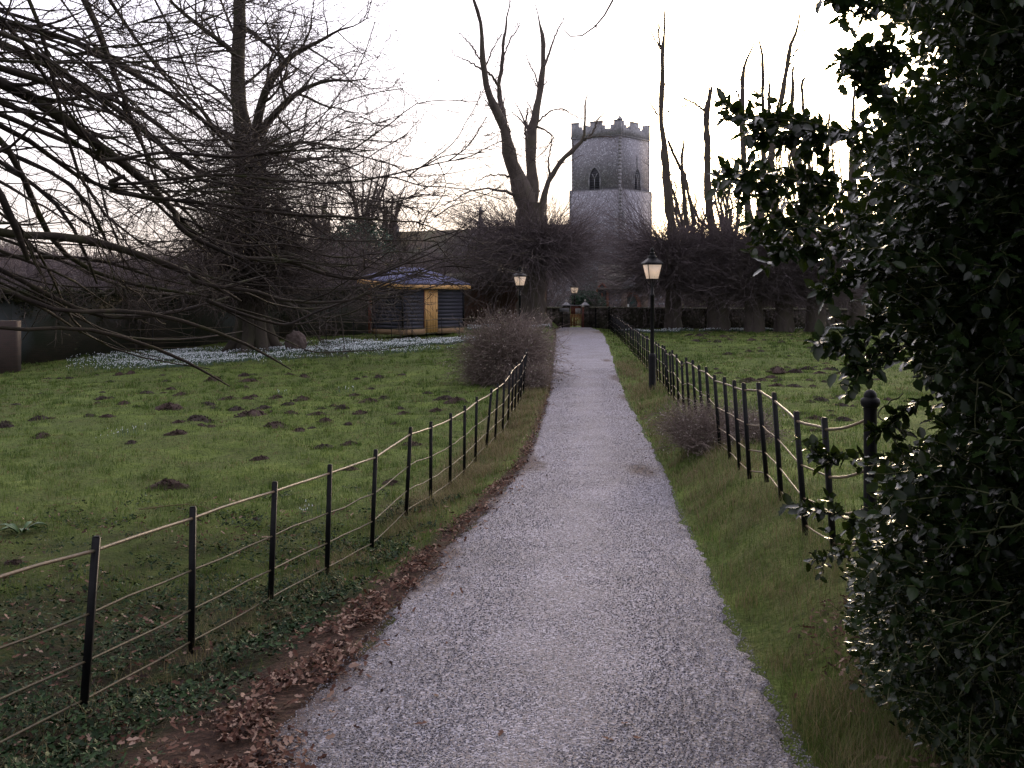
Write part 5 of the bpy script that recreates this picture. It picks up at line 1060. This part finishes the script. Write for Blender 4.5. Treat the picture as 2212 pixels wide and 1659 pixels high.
for rep_ in range(2):
    for a_, q_ in LL:
        off = np.array([rng.normal(0, .22), rng.uniform(.2, 1.6), rng.normal(.15, .32)]); rot_ = rng.normal(0, .07); c_ = a_[0]; d_ = a_ - c_; cs_, sn_ = math.cos(rot_), math.sin(rot_)
        d2_ = d_.copy(); d2_[:, 0] = d_[:, 0] * cs_ - d_[:, 2] * sn_; d2_[:, 2] = d_[:, 0] * sn_ + d_[:, 2] * cs_; tt_ = np.linspace(0, 1, len(d_))[:, None]
        w2 = c_ + d2_ + off * tt_ * 1.4; w2[:, 2] += .12 * np.sin(tt_[:, 0] * rng.uniform(4, 9) + rng.uniform(0, 6)) * tt_[:, 0]; ex_.append(w2); er_.append(q_ * rng.uniform(.35, .6))
b1 = np.concatenate([b1, np.stack(ex_)]); r1 = np.concatenate([r1, np.stack(er_)]); g = Geo(); g.tubes(*bumpy(b1, r1, .05), 8)
def vproj(b_): return 630 + (CAMZ - b_[:, :, 2]) * F / np.maximum(b_[:, :, 1], .5)
def uproj(b_): return 1106 + b_[:, :, 0] * F / np.maximum(b_[:, :, 1], .5)
def keep_high(b_, r_, base=None):
    lim = np.interp(uproj(b_), [-200, 0, 200, 450, 700, 1100], [760, 750, 720, 695, 660, 620]); k_ = (vproj(b_) < lim).all(1)
    if base: k_[:base] = True
    return b_[k_], r_[k_]
b1, r1 = keep_high(b1, r1, len(LL))
b2, r2 = spawn(b1, r1, 7, 1.6, 34, up=.0, jit=.13, K=10, ratio=.55, rmin=.0095, tmin=.15, bias=(.3, .05, -.02)); b2, r2 = keep_high(b2, r2); g.tubes(b2, r2, 5); g.build('bough', M['limb'], e, smooth=True)
b3, r3 = spawn(b2, r2, 5, .75, 40, up=.01, jit=.17, K=7, ratio=.55, rmin=.0048, bias=(.2, .05, 0)); b3, r3 = keep_high(b3, r3); b4, r4 = spawn(b3, r3, 4, .3, 48, up=.05, jit=.2, K=4, ratio=.65, rmin=.0034)
g = Geo(); g.tubes(b3, r3, 3); g.tubes(b4, r4, 3)
g.build('twigs', M['twig'], e)
# a thin hanging twig from the same canopy over the path
g = Geo(); 
for uv, w_ in (([(1420, -260), (1370, -120), (1330, -20), (1310, 30), (1285, 60), (1245, 93), (1222, 82), (1210, 58)], [9, 7, 5, 4, 3.4, 3, 2.4, 1.5]), ([(1290, 57), (1270, 50)], [2, 1]), ([(1287, 57), (1296, 75)], [2, 1]), ([(1245, 93), (1236, 130), (1224, 150), (1198, 148)], [2, 1.6, 1.3, 1])):
    p_, r_ = TR(uv, 5.2, 5.0, w_, 14, .002); g.tubes(p_, r_, 5)
pp, rr_ = resample([P(1420, -260, 5.2), (1.2, 6.5, 5.4), (-2.5, 9, 7.6), (-7, 12, 9.5), (-10.2, 13, 10)], [.011, .03, .05, .08, .12], 20); g.tubes(pp, rr_, 6)
g.build('hanging_twig', M['limb'], e, smooth=True)

# --- pollard in the centre
def pollard(name, u, D_, base_w, top_v, stems, label, nsk=1500, Lsk=2.4, group=None, skv=(640, 500), trunk_uv=None, sidetw=8, mtw='twig_far', skup=.08, top_sk=250):
    x = P(u, 0, D_)[0]; z = gz(x, D_); e = empty(name, (x, D_, z), label, 'tree', group)
    tv = trunk_uv or [(u, 630 + (CAMZ - z) * F / D_ + 8), (u, 680), (u, 640), (u, 580), (u, top_v)]
    wp = base_w if isinstance(base_w, (list, tuple)) else [base_w * 1.0, base_w * .86, base_w * .82, base_w * .8, base_w * .7]
    g = Geo(); p_, r_ = TR(tv, D_, D_, wp, 26); rough_trunk(g, p_, r_, 14); roots(g, x, D_, base_w[0] * D_ / F / 2 * .85 if isinstance(base_w, (list, tuple)) else base_w * D_ / F / 2 * .7, 6, 1.7, .4)
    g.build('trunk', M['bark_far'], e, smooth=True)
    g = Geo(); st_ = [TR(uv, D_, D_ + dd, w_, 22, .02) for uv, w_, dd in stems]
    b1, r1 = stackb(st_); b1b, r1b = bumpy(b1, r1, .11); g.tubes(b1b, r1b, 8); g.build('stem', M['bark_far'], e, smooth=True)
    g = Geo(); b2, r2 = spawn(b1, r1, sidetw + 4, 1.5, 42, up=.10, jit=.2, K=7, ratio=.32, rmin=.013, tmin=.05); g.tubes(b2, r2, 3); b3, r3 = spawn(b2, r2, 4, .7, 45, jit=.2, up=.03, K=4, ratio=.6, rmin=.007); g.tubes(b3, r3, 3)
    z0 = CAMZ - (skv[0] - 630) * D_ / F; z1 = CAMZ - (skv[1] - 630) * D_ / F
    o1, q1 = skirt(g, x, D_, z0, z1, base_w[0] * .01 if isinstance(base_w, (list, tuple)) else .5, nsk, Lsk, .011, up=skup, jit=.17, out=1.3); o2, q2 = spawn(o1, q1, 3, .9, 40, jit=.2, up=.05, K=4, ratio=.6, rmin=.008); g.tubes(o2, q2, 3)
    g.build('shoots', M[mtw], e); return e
def z3(L): return [(936 + a * .3038, b_ * .3038) for a, b_ in L]
def z5(L): return [(1440 + a * .4773, b_ * .4773) for a, b_ in L]
pollard('pollard_tree', 1150, 56, [74, 60, 56, 62, 66, 62], 420, [
    (z3([(680,1650),(650,1380),(590,1240),(540,1130),(520,1020),(510,880),(450,800),(400,700),(370,560),(350,440),(345,300),(340,150),(290,10),(260,-90)]), [46, 40, 36, 30, 24, 22, 22, 17, 14, 12, 10, 10, 7, 3], -2),
    (z3([(505,880),(475,720),(465,600),(490,450),(500,280),(520,150),(545,0),(560,-100)]), [16, 12, 9, 8, 6, 4, 2.5, 1], 0),
    (z3([(465,620),(420,540),(385,510)]), [6, 5, 4], -1), (z3([(370,480),(430,330),(490,240)]), [4, 3, 2], -1), (z3([(340,490),(260,440),(150,390)]), [5, 3, 1.5], -1), (z3([(330,420),(270,320),(185,235)]), [4, 3, 1.5], 1),
    (z3([(500,400),(550,270),(600,210),(635,145)]), [4, 3, 1], 0),
    (z3([(700,1620),(700,1350),(700,1200),(690,1050),(685,940),(725,850),(745,700),(770,600),(785,430),(780,270),(755,150),(725,30)]), [34, 28, 25, 24, 24, 17, 15, 12, 11, 9, 3, 1.5], 2),
    (z3([(790,470),(850,300),(900,180),(940,120)]), [6, 4, 2.5, 1.2], 2), (z3([(745,600),(720,520),(670,430),(665,350)]), [4, 3, 2, 1], 1),
    (z3([(670,1000),(650,940),(670,770)]), [6, 5, 3], 0), (z3([(740,870),(830,790),(920,770),(1000,820),(1060,840)]), [4, 3, 2.5, 2, 1], 0), (z3([(735,900),(800,925),(860,975),(800,1060),(720,1150)]), [5, 4, 3, 2, 1], -1),
    (z3([(750,1650),(780,1430),(820,1290),(900,1150),(1000,1060),(1060,1000),(1080,950),(1078,800),(1075,680),(1105,660)]), [22, 15, 11, 10, 9, 8, 6, 4, 2.5, 1.2], 0),
    (z3([(830,1270),(815,1150),(835,1050),(845,1000)]), [5, 4, 3, 2], 1), (z3([(1070,1000),(1130,950),(1170,850),(1215,800)]), [5, 4, 3, 1.5], 0), (z3([(1075,990),(1150,970),(1300,975)]), [4, 2, 1], -1),
    (z3([(620,1420),(520,1360),(390,1340),(250,1360),(120,1440),(0,1490)]), [8, 6, 4, 3, 2, 1], -3), (z3([(560,1260),(480,1240),(370,1250),(320,1290)]), [5, 4, 2.5, 1.5], -1)],
    'thick many stemmed pollard standing left of the church tower', nsk=4200, Lsk=5.2, skv=(572, 525), sidetw=5, skup=-.01,
    trunk_uv=[(1150, 712), (1150, 690), (1150, 640), (1150, 560), (1152, 500), (1152, 440)])
# --- row of pollards on the right
pollard('row_tree', 1455, 60, 40, 500, [(z3([(1700,1650),(1660,1350),(1640,1000),(1610,800),(1635,600),(1630,350),(1650,200),(1650,20)]), [22, 19, 14, 11, 10, 8, 6, 2], 0), (z3([(1600,820),(1540,730),(1475,705)]), [5, 3, 1.5], 0), (z3([(1615,330),(1600,250),(1605,170)]), [5, 4, 3], 0), (z3([(1620,350),(1570,270),(1540,200)]), [4, 3, 2], 0), (z3([(1660,800),(1740,760),(1830,740),(1900,790)]), [4, 3, 2, 2], 0), (z3([(1670,1000),(1720,1120),(1790,1250),(1860,1600)]), [6, 6, 7, 9], 0), (z3([(1800,1600),(1775,1300),(1760,1150),(1780,1000),(1790,850),(1790,480)]), [10, 8, 6, 4, 3, 1], 0)],
        'tall single pole of a tree just right of the tower', nsk=3200, Lsk=4.6, skv=(620, 530), skup=.0, sidetw=4, group='row of pollard trees by the churchyard wall')
pollard('row_tree', 1552, 59, 50, 500, [(z5([(225,1080),(200,1000),(185,850),(185,700),(180,500),(205,390)]), [24, 18, 17, 15, 13, 5], 0), (z5([(170,500),(120,465),(70,440),(10,390)]), [6, 4, 3, 1.5], 0), (z5([(260,1090),(150,1000),(100,900),(70,750),(80,640)]), [8, 6, 5, 3, 1.5], 0), (z5([(190,440),(195,370)]), [5, 2], 0)],
        'stout pollard with a broken topped pole, second right of the tower', nsk=2000, Lsk=3.6, skv=(640, 530), skup=.03, sidetw=6, group='row of pollard trees by the churchyard wall')
pollard('row_tree', 1628, 58, 44, 500, [(z5([(390,1080),(360,900),(345,700),(345,450),(340,330),(380,230),(420,140)]), [20, 16, 13, 11, 8, 4, 2], 0), (z5([(410,1050),(440,800),(435,600),(435,250),(415,170)]), [14, 11, 9, 7, 3], 0), (z5([(345,480),(320,420),(290,380)]), [5, 4, 2], 0), (z5([(440,440),(390,410),(365,350)]), [4, 3, 2], 0)],
        'double stemmed pollard with curved root, third right of the tower', nsk=2000, Lsk=3.6, skv=(640, 530), skup=.03, sidetw=6, group='row of pollard trees by the churchyard wall')
pollard('row_tree', 1693, 58, 44, 500, [(z5([(530,1080),(480,900),(470,650),(520,470),(550,250),(580,150),(610,90),(605,0)]), [20, 16, 14, 12, 10, 8, 4, 1.5], 0), (z5([(470,700),(465,500),(465,350)]), [9, 8, 4], 0), (z5([(540,330),(600,200),(640,95)]), [4, 3, 1.5], 0), (z5([(560,260),(610,210),(625,130)]), [3, 2, 1], 0)],
        'pollard with long slanting stem seen beside the holly spray', nsk=2000, Lsk=3.6, skv=(640, 530), skup=.03, sidetw=6, group='row of pollard trees by the churchyard wall')
pollard('row_tree', 1760, 58, 46, 500, [(z5([(670,1080),(600,850),(570,650),(570,350),(575,300)]), [20, 15, 12, 8, 4], 0), (z5([(680,1000),(640,700),(620,500),(610,350),(630,345)]), [13, 10, 8, 6, 3], 0), (z5([(700,1000),(730,700),(740,480)]), [10, 7, 3], 0)],
        'last pollard of the row, half hidden by the holly leaves', nsk=2000, Lsk=3.6, skv=(640, 530), skup=.03, sidetw=6, group='row of pollard trees by the churchyard wall')
pollard('row_tree', 1850, 60, 44, 500, [(z5([(860,1080),(840,700),(850,350)]), [18, 12, 4], 0)], 'pollard trunk hidden behind the holly', nsk=1200, Lsk=2.8, group='row of pollard trees by the churchyard wall')
# --- trees behind the church and the far wood
def pale_tree(u, D_, vb, vt, label, nst=5, spread=50, cat='tree', mtw='twig_far'):
    x = P(u, 0, D_)[0]; z = gz(x, D_); e = empty('winter_tree', (x, D_, z), label, cat, 'bare trees beyond the church')
    g = Geo(); L_ = []
    for i in range(nst):
        a = rng.uniform(-1, 1); uu = u + a * spread; L_.append(TR([(u + a * 6, 640), (u + a * spread * .35, vb), (uu, (vb + vt) / 2 + rng.uniform(-10, 10)), (uu + a * 12, vt + rng.uniform(0, 45))], D_, D_ + rng.uniform(-3, 3), [10, 7, 4, .8], 16, .08))
    b1, r1 = stackb(L_); g.tubes(b1, r1, 6); g.build('trunk', M['bark_far'], e, smooth=True)
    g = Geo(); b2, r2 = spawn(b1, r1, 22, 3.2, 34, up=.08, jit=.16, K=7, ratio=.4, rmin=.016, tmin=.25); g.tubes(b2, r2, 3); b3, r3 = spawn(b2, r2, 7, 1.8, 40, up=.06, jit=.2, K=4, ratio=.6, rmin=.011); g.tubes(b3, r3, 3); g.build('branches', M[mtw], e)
pale_tree(782, 118, 470, 325, 'bare tree showing above the far end of the chancel roof', 7, 55)
pale_tree(840, 122, 480, 385, 'smaller bare tree behind the chancel ridge', 5, 30)
pale_tree(700, 116, 500, 400, 'bare tree behind the crown of the great tree', 6, 50)
pale_tree(1495, 96, 520, 350, 'bare tree between the first two poles of the row', 7, 45)
pale_tree(1580, 92, 520, 320, 'bare tree behind the second and third pollards of the row', 8, 50)
pale_tree(1660, 94, 520, 250, 'tall bare tree rising behind the slanting pollard stem', 8, 45)
pale_tree(1740, 92, 520, 230, 'tall bare tree behind the tip of the holly spray', 9, 60)
pale_tree(1830, 92, 520, 260, 'bare tree glimpsed through the holly leaves', 7, 50)
# far wood: one mass
def wood(name, u0, u1, D0, D1, vtop, n, label, matl):
    g = Geo(); u = rng.uniform(u0, u1, n); D_ = rng.uniform(D0, D1, n); x = (u - 1106) * D_ / F; z = zg(x, D_, False)
    zt = CAMZ - (np.interp(u, *vtop) + rng.normal(0, 9, n) - 630) * D_ / F; K = 6; base = np.stack([x, D_, z + rng.uniform(-.3, 1, n) * (zt - z) * .6], 1)
    H = (zt - base[:, 2]) * rng.uniform(.5, 1, n); out = np.zeros((n, K, 3)); out[:, 0] = base; d = nrm(np.stack([rng.normal(0, .5, n), rng.normal(0, .5, n), np.ones(n)], 1))
    for k in range(1, K): d = nrm(d + rng.normal(0, .22, (n, 3))); out[:, k] = out[:, k - 1] + d * (H / (K - 1))[:, None]
    R = (rng.uniform(.015, .05, n) * D_ / 90)[:, None] * np.linspace(1, .35, K)[None]; g.tubes(out, R, 3)
    s, r = spawn(out, R, 5, 1.8, 42, up=.05, jit=.2, K=4, ratio=.6, rmin=.016); s[:, :, 2] = np.minimum(s[:, :, 2], 99); g.tubes(s, r, 3)
    return tag(g.build(name, matl), label, 'woodland', kind='stuff')
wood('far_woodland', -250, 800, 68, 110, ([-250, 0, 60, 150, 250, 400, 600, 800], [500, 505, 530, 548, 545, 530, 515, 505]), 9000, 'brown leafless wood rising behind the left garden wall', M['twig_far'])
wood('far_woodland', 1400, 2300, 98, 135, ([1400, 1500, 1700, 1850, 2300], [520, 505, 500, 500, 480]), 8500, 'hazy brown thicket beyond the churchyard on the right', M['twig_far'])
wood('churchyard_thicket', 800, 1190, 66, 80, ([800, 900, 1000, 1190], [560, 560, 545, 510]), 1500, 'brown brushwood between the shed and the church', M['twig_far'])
# evergreens
def evergreen(x, y, z, rx, rz_, n, label, s=.07, name='evergreen_shrub'):
    e = empty(name, (x, y, z), label, 'shrub'); d = nrm(rng.normal(size=(n, 3))); lump = .8 + .35 * vnoise(d[:, 0] * 3 + 9, d[:, 1] * 3 + d[:, 2] * 2.5, .7, 5); r = rng.random(n) ** .28 * lump; c = np.stack([x + d[:, 0] * r * rx, y + d[:, 1] * r * rx, z + rz_ + d[:, 2] * r * rz_], 1)
    X_, Y_, Z_ = rand_frames(n, 1.2); sc = s * rng.uniform(.6, 1.3, n)[:, None]; g = Geo(); g.inst(lf_v, lf_f, c, X_ * sc, Y_ * sc * .6, Z_ * sc); g.build('foliage', M['evergreen'], e)
    g = Geo(); 
    for i in range(5): a = i * 1.25; g.tubes(np.array([(x, y, z - .2), (x + math.cos(a) * rx * .3, y + math.sin(a) * rx * .3, z + rz_ * .8), (x + math.cos(a) * rx * .6, y + math.sin(a) * rx * .6, z + rz_ * 1.5)]), np.array([.06, .045, .02]), 5)
    g.build('stem', M['bark'], e)
x = P(1266, 0, 67)[0]; evergreen(x, 67, CAMZ - (668 - 630) * 67 / F, 1.0, .62, 7000, 'round dark evergreen shrub just behind the gate', .06)
x = P(775, 0, 88)[0]; evergreen(x, 88, CAMZ - (540 - 630) * 88 / F - 3, 3.0, 2.8, 6000, 'dull green evergreen standing by the chancel end', .16)
x = P(1292, 0, 68)[0]; evergreen(x, 68, CAMZ - (672 - 630) * 68 / F, .55, .5, 1800, 'small evergreen behind the right gate pier', .05)

# --- bramble bushes
def bramble(x, y, rx, h, n, label, leaves=3000, ry=None, mt='twig_red', leafmat='bleaf', s=.016, tw=.0035):
    ry = ry or rx; z = gz(x, y); e = empty('bramble_bush', (x, y, z), label, 'bush'); a = rng.uniform(0, 2 * np.pi, n); r = np.sqrt(rng.random(n)) * .65
    st = np.stack([x + rx * r * np.cos(a), y + ry * r * np.sin(a), np.full(n, z - .02)], 1); d = nrm(np.stack([np.cos(a) * rng.uniform(-.2, 1, n) * rx / h, np.sin(a) * rng.uniform(-.2, 1, n) * ry / h, rng.uniform(.5, 1.3, n)], 1)); K = 8; L = h * rng.uniform(.5, 1.05, n)
    out = np.zeros((n, K, 3)); out[:, 0] = st
    for k in range(1, K): d = nrm(d + rng.normal(0, .25, (n, 3)) + np.array([0, 0, -.05 * k / 2])); out[:, k] = out[:, k - 1] + d * (L / (K - 1))[:, None]
    out[:, :, 2] = np.maximum(out[:, :, 2], z + .01 * rng.random((n, K)))
    R = tw * rng.uniform(.8, 1.6, n)[:, None] * np.linspace(1, .5, K)[None]; g = Geo(); g.tubes(out, R, 3); s2, r2 = spawn(out, R, 5, h * .22, 50, jit=.3, K=4, ratio=.7, rmin=tw * .5, tmin=.2); g.tubes(s2, r2, 3); g.build('canes', M[mt], e)
    pi_ = rng.integers(0, len(s2), leaves); pk = rng.integers(1, 4, leaves); c = s2[pi_, pk]; X_, Y_, Z_ = rand_frames(leaves, 1.0); sc = s * rng.uniform(.6, 1.4, leaves)[:, None]; g = Geo(); g.inst(lf_v, lf_f, c, X_ * sc, Y_ * sc, Z_ * sc); g.build('leaves', M[leafmat], e); return e
M['bleaf'] = mat('bleaf', [(.08, .065, .05), (.20, .15, .12), (.16, .17, .10), (.38, .32, .30)], 8, .6, island=.9, trans=.2)
bramble(P(1098, 0, 28.6)[0], 28.8, .60, 2.15, 2600, 'large bramble bush swallowing the end of the left railing', 9000, ry=1.3, s=.024, tw=.0055)
bramble(P(1062, 0, 28)[0], 28.2, .65, 1.0, 900, 'lower bramble growth on the meadow side of the large bush', 3000, s=.022, tw=.005)
bramble(P(1150, 0, 26.4)[0] - .1, 26.6, .45, .8, 600, 'low brown bramble at the path edge before the large bush', 2200, s=.02, tw=.005)
x0 = P(1512, 0, 15.0)[0]; bramble(x0, 15.0, .42, .85, 700, 'bramble tangle growing through the right railing', 4200, ry=.85, s=.014)
x0 = P(1600, 0, 15.4)[0]; bramble(x0, 15.4, .5, .62, 500, 'low bramble on the meadow side of the right railing', 3000, ry=.8, s=.014)
# leafy plant at the far left
x0, y0 = P(45, 0, 11.8)[0], 11.8; z0 = gz(x0, y0); e = empty('leafy_plant', (x0, y0, z0), 'clump of broad green leaves by the far left edge of the meadow', 'plant')
M['dockleaf'] = mat('dockleaf', [(.03, .07, .015), (.06, .13, .03)], 5, .45, island=.6)
for i in range(16):
    a = rng.uniform(0, 6.28); L = rng.uniform(.13, .24); w_ = L * .3; d = np.array([math.cos(a), math.sin(a), 0]); s = np.array([-d[1], d[0], 0]); b0 = np.array([x0, y0, z0]) + d * .03
    q = []; 
    for t, ww, hz in ((0, .15, 0), (.3, .8, .5), (.6, 1, .75), (.85, .6, .7), (1.05, .05, .5)): c_ = b0 + d * L * t + np.array([0, 0, hz * L * .6]); q += [c_ - s * w_ * ww / 2, c_ + np.array([0, 0, -.01]), c_ + s * w_ * ww / 2]
    g = Geo(); g.add(q, [[k * 3 + j, k * 3 + j + 1, k * 3 + j + 4, k * 3 + j + 3] for k in range(4) for j in (0, 1)]); g.build('leaf', M['dockleaf'], e, smooth=True)

# --- the holly on the right
EDGE_V = [-400, -60, 20, 55, 90, 130, 165, 195, 225, 300, 330, 400, 440, 500, 560, 600, 650, 700, 750, 800, 840, 945, 975, 1010, 1100, 1150, 1200, 1260, 1330, 1400, 1480, 1560, 1640, 1700]
EDGE_U = [1920, 1865, 1860, 1895, 1915, 1910, 1935, 1935, 1860, 1830, 1810, 1790, 1770, 1760, 1790, 1810, 1850, 1880, 1920, 1950, 1985, 1990, 1895, 1870, 1835, 1815, 1800, 1795, 1795, 1800, 1840, 1915, 2000, 2060]
hx, hy = 3.6, 5.6; hz_ = gz(hx, hy); e = empty('holly_tree', (hx, hy, hz_), 'huge dark holly with glossy leaves filling the right side', 'holly tree')
n = 34000; D_ = 3.3 + 3.4 * rng.random(n) ** .9; v = rng.uniform(-520, 1640, n); u = rng.uniform(1600, 2480, n); x = (u - 1106) * D_ / F; z = CAMZ - (v - 630) * D_ / F
ed = np.interp(v, EDGE_V, EDGE_U); dep = u - ed; gnd = zg(x, D_)
k = (dep > 60) & (z > gnd + .04) & (x > 1.0)
k &= rng.random(n) < np.clip(np.where(v < 600, -.02 + dep / 260, .1 + dep / 160), 0, 1)
# gaps where the sky shows high up
hole = (v < 470) & (u < 2190) & (vnoise(u, v, 60, 71) > np.where(u > 2020, .68, .58)); k &= ~(hole & (rng.random(n) < .72))
D_, v, u, x, z = D_[k], v[k], u[k], x[k], z[k]; n = len(x)
base = np.stack([x, D_, z], 1); cen = np.array([hx, hy, 3.0]); d = nrm(nrm(base - cen) * np.array([1, 1, .3]) + rng.normal(0, .45, (n, 3)) + np.array([-.25, 0, .1]))
K = 6; L = rng.uniform(.12, .24, n); tw = np.zeros((n, K, 3)); dd = d.copy(); tw[:, 0] = base - d * (L * .6)[:, None]
for kk in range(1, K): dd = nrm(dd + rng.normal(0, .12, (n, 3)) + np.array([0, 0, -.02])); tw[:, kk] = tw[:, kk - 1] + dd * (L / (K - 1))[:, None]
TW = [tw]
# explicit sprays standing out against the sky and the meadow
for uv, D0, D1 in (([(1960, 300), (1860, 285), (1760, 278), (1680, 268), (1620, 262), (1560, 245)], 3.6, 3.2), ([(1900, 330), (1800, 300), (1700, 290), (1640, 300)], 3.7, 3.4), ([(1900, 420), (1800, 395), (1700, 385), (1620, 380), (1560, 375)], 3.6, 3.2), ([(1880, 470), (1800, 440), (1720, 420), (1640, 405), (1600, 395)], 3.7, 3.3),
                   ([(1950, 480), (1820, 480), (1740, 490), (1660, 490), (1620, 500)], 3.6, 3.2), ([(1900, 560), (1800, 530), (1720, 540), (1670, 545)], 3.6, 3.3), ([(2000, 640), (1900, 600), (1830, 610), (1775, 630)], 3.7, 3.5), ([(2000, 700), (1900, 690), (1840, 720), (1800, 745)], 3.7, 3.4), ([(1980, 780), (1900, 760), (1860, 790), (1845, 800)], 3.6, 3.4),
                   ([(1960, 235), (1900, 215), (1870, 190), (1850, 180)], 3.5, 3.3), ([(1990, 120), (1920, 130), (1860, 118), (1835, 120)], 3.5, 3.3), ([(1960, 10), (1880, 10), (1820, -5), (1800, 0)], 3.5, 3.3), ([(1960, 1000), (1880, 985), (1800, 975), (1770, 965)], 4, 3.8), ([(1920, 1130), (1840, 1120), (1780, 1090), (1745, 1100)], 4.1, 3.9), ([(1900, 1230), (1820, 1200), (1760, 1195)], 4.1, 3.9), ([(1980, 880), (1930, 900), (1900, 930), (1885, 945)], 3.9, 3.9)):
    for rep in range(1 if D0 > 3.75 else 2):
        p_, _ = TR([(a + rng.normal(0, 12), b_ + rng.normal(0, 10)) for a, b_ in uv], D0 + rng.uniform(-.05, .15), D1, [1], 30)
        for s0 in range(0, 25, 6): TW.append(p_[s0:s0 + 6][None]) if s0 + 6 <= 30 else None
        sp_, _ = spawn(p_[None], np.full((1, 30), .004), 5, .12, 45, jit=.12, K=6, tmin=.2); TW.append(sp_)
TW = np.concatenate(TW); n = len(TW)
g = Geo(); g.tubes(TW, np.full((n, K), .0022) * np.linspace(1.2, .7, K)[None], 3); g.build('twigs', M['twig_green'], e)
hl_v = np.array([[0,0,0],[.33,0,.02],[.68,0,.015],[1,0,-.06], [.10,.13,.03],[.22,.30,.10],[.36,.20,.05],[.50,.31,.10],[.64,.18,.04],[.78,.22,.07], [.10,-.13,.03],[.22,-.30,.10],[.36,-.20,.05],[.50,-.31,.10],[.64,-.18,.04],[.78,-.22,.07]])
hl_s = hl_v.copy(); hl_s[[5,7,9],1] = [.25,.27,.16]; hl_s[[11,13,15],1] = [-.25,-.27,-.16]; hl_s[[6,8],1] = .25, .22; hl_s[[12,14],1] = -.25, -.22; hl_s[:, 2] *= .8
hl_f = [[0,1,6,4],[4,6,5],[1,2,8,6],[6,8,7],[2,3,9,8],[0,10,12,1],[10,11,12],[1,12,14,2],[12,13,14],[2,14,15,3]]
per = 8; pi_ = np.repeat(np.arange(n), per); t = np.tile(np.linspace(.6, K - 1, per), n) + rng.uniform(-.2, .2, n * per); t = np.clip(t, 0, K - 1.001); i0 = t.astype(int); fr = (t - i0)[:, None]
O = TW[pi_, i0] * (1 - fr) + TW[pi_, i0 + 1] * fr; T = nrm(TW[pi_, i0 + 1] - TW[pi_, i0]); ph = np.tile(np.arange(per) * 2.4, n) + np.repeat(rng.uniform(0, 6.28, n), per)
A = nrm(np.cross(T, np.array([.13, .21, .97]))); Bv = np.cross(T, A); out_ = A * np.cos(ph)[:, None] + Bv * np.sin(ph)[:, None]
ld = nrm(T * rng.uniform(.4, 1.0, (len(O), 1)) + out_ * .9 + rng.normal(0, .15, O.shape)); up = nrm(np.array([0, 0, 1.]) + T * .4 + rng.normal(0, .35, O.shape)); up = nrm(up - (up * ld).sum(1, keepdims=True) * ld); sd = np.cross(up, ld)
lowv = O[:, 2] < 1.45; s = np.where(lowv, rng.uniform(.024, .044, len(O)), rng.uniform(.034, .062, len(O)))[:, None]; s = s * np.where(O[:, 1:2] > 4.9, 1.45, 1.0)
g = Geo(); q = lowv | (rng.random(len(O)) < .25)
wf = 1.15
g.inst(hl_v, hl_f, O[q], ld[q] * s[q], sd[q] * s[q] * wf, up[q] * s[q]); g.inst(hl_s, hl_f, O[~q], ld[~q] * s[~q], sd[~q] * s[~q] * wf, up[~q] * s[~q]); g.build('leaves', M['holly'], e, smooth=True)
print('holly leaves', len(O))
g = Geo(); p_, r_ = resample([(hx, hy, hz_ - .2), (hx - .05, hy, 2), (hx + .1, hy + .1, 4), (hx, hy, 6.5)], [.14, .11, .08, .03], 18); g.tubes(p_, r_, 8); g.build('trunk', M['bark'], e, smooth=True)
g = Geo(); b1, r1 = spawn(p_[None], r_[None], 60, 1.9, 65, up=.03, jit=.1, K=8, ratio=.4, rmin=.008, tmin=.05, bias=(-.3, -.1, 0)); uu_ = 1106 + b1[:, :, 0] * F / np.maximum(b1[:, :, 1], .5); vv_ = 630 + (CAMZ - b1[:, :, 2]) * F / np.maximum(b1[:, :, 1], .5); kb = (uu_ - np.interp(vv_, EDGE_V, EDGE_U) > 25).all(1); b1, r1 = b1[kb], r1[kb]; g.tubes(b1, r1, 5)
for uv, dd_ in (([(1905, 555), (1960, 600), (2050, 640)], 3.5), ([(1960, 1010), (1925, 930), (1890, 890), (1950, 850)], 3.9), ([(2212, 1130), (2050, 1160), (1880, 1070)], 3.3), ([(2212, 870), (2100, 820), (1990, 790)], 3.3)):
    a_, b_ = TR(uv, dd_, dd_ + .2, [5, 4, 3], 14, .004); g.tubes(a_, b_, 5)
g.build('branches', M['twig_green'], e)
# far left edge bush tangle at the wall foot and sticks in the grass
e = empty('fallen_stick', (P(430, 0, 11.5)[0], 11.5, gz(P(430, 0, 11.5)[0], 11.5)), 'thin pale stick lying in the grass behind the left railing', 'stick'); g = Geo(); xa = P(300, 0, 13)[0]; 
pts = [(xa + t * 1.6, 13 - t * .6, gz(xa + t * 1.6, 13 - t * .6) + .03 + .04 * math.sin(t * 5)) for t in np.linspace(0, 1, 8)]; g.tubes(np.array(pts), np.linspace(.008, .004, 8), 5); g.build('stem', M['straw'], e)
